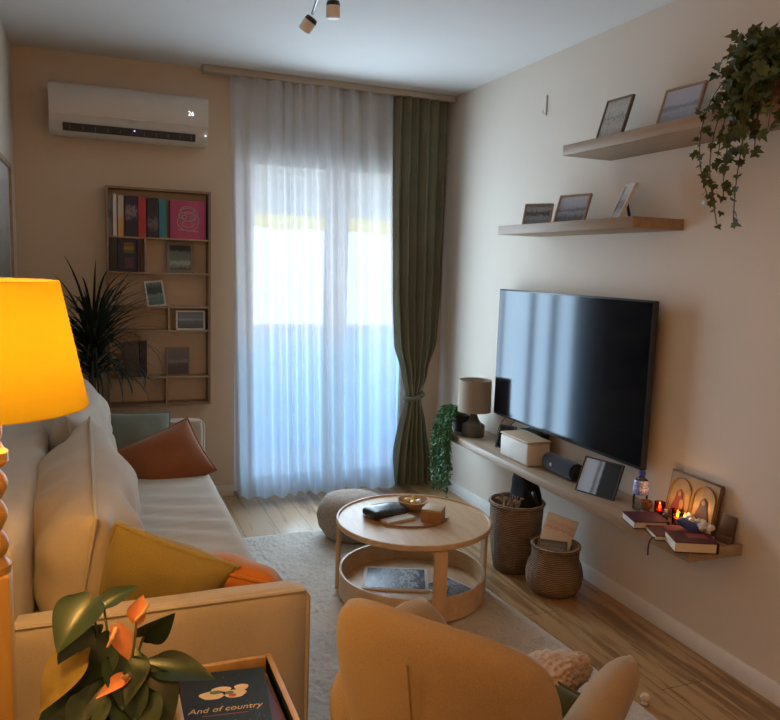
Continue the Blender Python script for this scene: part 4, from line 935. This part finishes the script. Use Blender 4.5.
# ------------------------------------------------------------------ armchair
CA = R(35)                                # the way it faces, from +X
ch = thing('armchair', 'mustard beige upholstered armchair seen from behind in the foreground', 'armchair', (1.212, 1.368, .02), CA-PI/2)
def pad(wfn, z0, z1, t, yfn, n=28, e=3.0):
    m = MB()
    def f(sg):
        def g(a, b):
            u, v = 2*a-1, 2*b-1
            x = u*math.sqrt(max(0, 1-abs(v)**e*.42)); zz = v*math.sqrt(max(0, 1-abs(u)**e*.30))
            th = (max(0, 1-abs(u)**5)*max(0, 1-abs(v)**5))**.5; zt = (zz+1)/2
            X = x*wfn(zt); return Vector((X, yfn(X, zt)+sg*t/2*th, z0+(z1-z0)*zt))
        return g
    m.grid(f(1), n, n); m.grid(f(-1), n, n); bmesh.ops.remove_doubles(m.bm, verts=m.bm.verts, dist=.0008); return m
# local frame: +y is forward, x to the chair's right
pad(lambda z: .145+.155*z, .20, .82, .115, lambda x, z: -.205-.11*z+.9*x*x).build('backrest', M_chair, ch, smooth=180)
for s_ in (-1, 1):
    def armf(a, b, sg, s_=s_):
        u, v = 2*a-1, 2*b-1
        yy = u*math.sqrt(max(0, 1-abs(v)**3*.35)); zz = v*math.sqrt(max(0, 1-abs(u)**3*.30)); th = (max(0, 1-abs(u)**5)*max(0, 1-abs(v)**5))**.5; q = (zz+1)/2
        top = (.555 if s_ < 0 else .575)+.035*u
        return Vector((s_*((.115 if s_ < 0 else .118)+(.215 if s_ < 0 else .125)*q+.012*u)+sg*.055*th, .035+.265*yy, .20+(top-.20)*q))
    m = MB(); m.grid(lambda a, b: armf(a, b, 1), 26, 26); m.grid(lambda a, b: armf(a, b, -1), 26, 26); bmesh.ops.remove_doubles(m.bm, verts=m.bm.verts, dist=.0008)
    m.build('armrest', M_chair, ch, smooth=180)
put(softbox((.36, .52, .15), .05, 12, (0, 0, .02), .004, 7), (0, .05, .345)).build('seat', M_chair, ch, smooth=60)
MB().tube([(.0, -.266-.11*z*1.0, .20+.60*z) for z in [k/12 for k in range(1, 12)]], .0022, 6).build('seam', plain('seam_brown', (.26, .16, .07), .8), ch)
for xx, yy in ((-.18, -.17), (.18, -.17), (-.19, .24), (.19, .24)): MB().cyl((xx*1.12, yy*1.12, .0), (xx, yy, .28), .012, .018, 14).build('leg', M_birch, ch)
# throw and cushion on the chair
m = put(softbox((.16, .25, .07), .03, 40, (0, 0, .01), .0, 9, 0, lambda p, u: p+p.normalized()*(.009*noise.noise(p*75)+.008*noise.noise(p*150))), (1.425, 1.455, .485), (R(-8), R(-14), CA-PI/2))
tag(m.build('sherpa_throw', plain('sherpa', (.50, .36, .25), .95, .15, 60, .5, 120), smooth=180, base=(1.405, 1.44, .43)), 'folded curly beige throw on the armchair seat', 'throw')
cushion('scatter_cushion', 'dark green cushion wedged in the armchair behind its back', .20, .17, .08, (1.350, 1.335, .465), (R(-30), 0, CA-PI/2-R(20)), fabric('cushion_forest', (.055, .06, .025), 300), None, None, 15)
kb = thing('door_knob', 'small round white knob lying on the floor by the armchair', 'knob', (2.155, 1.898, 0), 0)
MB().lathe([(0, 0), (.010, 0), (.011, .004), (.007, .010), (.007, .014), (.014, .020), (.016, .028), (.012, .037), (0, .040)], seg=24).build('knob', plain('knob_white', (.68, .60, .48), .4, .03), kb)
MB().lathe([(0, .0), (.015, .0), (.015, .003), (0, .0035)], seg=24).build('foot', CH, kb)

# ------------------------------------------------------------------ light
wd = bpy.data.worlds.new('sky'); SC.world = wd; wd.use_nodes = True; nt = wd.node_tree; nt.nodes.clear()
bg = nt.nodes.new('ShaderNodeBackground'); ow = nt.nodes.new('ShaderNodeOutputWorld'); lk(nt, bg.outputs[0], ow.inputs[0])
v = coords(nt, (1, 1, 1), 'Generated'); sp_ = nt.nodes.new('ShaderNodeSeparateXYZ'); lk(nt, v, sp_.inputs[0])
lk(nt, ramp(nt, sp_.outputs['Z'], [(.0, (.55, .66, .85)), (.15, (.86, .93, 1.0)), (.5, (.62, .80, 1.0)), (1, (.40, .62, 1.0))]), bg.inputs['Color']); bg.inputs['Strength'].default_value = 4.6
def lamp(name, kind, loc, energy, col, size=.05, rot=(0, 0, 0), sy=None):
    l = bpy.data.lights.new(name, kind); l.energy = energy; l.color = col
    if kind == 'AREA':
        l.size = size
        if sy: l.shape = 'RECTANGLE'; l.size_y = sy
    else: l.shadow_soft_size = size
    o = bpy.data.objects.new(name, l); COL.objects.link(o); o.location = loc; o.rotation_euler = rot; return o
po = lamp('sky_portal', 'AREA', ((OX0+OX1)/2, D+.26, OZ/2), 1, (1, 1, 1), OX1-OX0, (R(-90), 0, 0), OZ); po.data.cycles.is_portal = True
lamp('yellow_lamp_light', 'POINT', (AX, AY, 1.31), 28, (1, .52, .13), .05)
for wx_, ww, we in ((1.57, .13, 9), (1.76, .12, 8), (1.97, .20, 12.5), (2.12, .06, 2.4)):
    lamp('daylight_fill', 'AREA', (wx_, 4.40, 1.22), we, (.63, .82, 1), ww, (R(-90), 0, 0), 2.0)  # added strip lamps inside the curtain: brighten the room, streak the television reflection
lamp('room_fill_light', 'POINT', (1.9, -.9, 2.0), 15, (1, .50, .20), .25)  # unseen warm fill added behind the camera, no fixture stands there
lamp('warm_fill_light', 'POINT', (.30, .50, 1.70), 12, (1, .44, .10), .12)  # added warm fill without a fixture, for sofa arm, armchair, plant and right wall

lamp('sheer_backlight', 'AREA', (1.72, 4.625, 1.55), 2.6, (.88, .95, 1), .96, (R(-90), 0, 0), 1.1)  # added lamps, upper and lower, just behind the sheer to make the cloth glow
lamp('sheer_backlight', 'AREA', (1.74, 4.625, .55), 3.0, (.38, .70, 1), .96, (R(-90), 0, 0), .95)

# ------------------------------------------------------------------ camera
cam = bpy.data.cameras.new('camera'); co = bpy.data.objects.new('camera', cam); COL.objects.link(co); SC.camera = co
yaw, pit, rol = .382, .1259, .0327
F = Vector((math.sin(yaw)*math.cos(pit), math.cos(yaw)*math.cos(pit), -math.sin(pit))); R0 = Vector((math.cos(yaw), -math.sin(yaw), 0)); U0 = R0.cross(F)
Rt = math.cos(rol)*R0+math.sin(rol)*U0; Up = -math.sin(rol)*R0+math.cos(rol)*U0
mw = Matrix((Rt, Up, -F)).transposed().to_4x4(); mw.translation = (.393, 0, 1.4881); co.matrix_world = mw
cam.sensor_width = 36; cam.sensor_fit = 'HORIZONTAL'; cam.lens = 740.52/780*36; cam.clip_start = .02; cam.clip_end = 100
SC.view_settings.view_transform = 'Standard'; SC.view_settings.look = 'None'; SC.view_settings.exposure = 0
for o in SC.objects:
    if 'worldbuilt' in o: del o['worldbuilt']
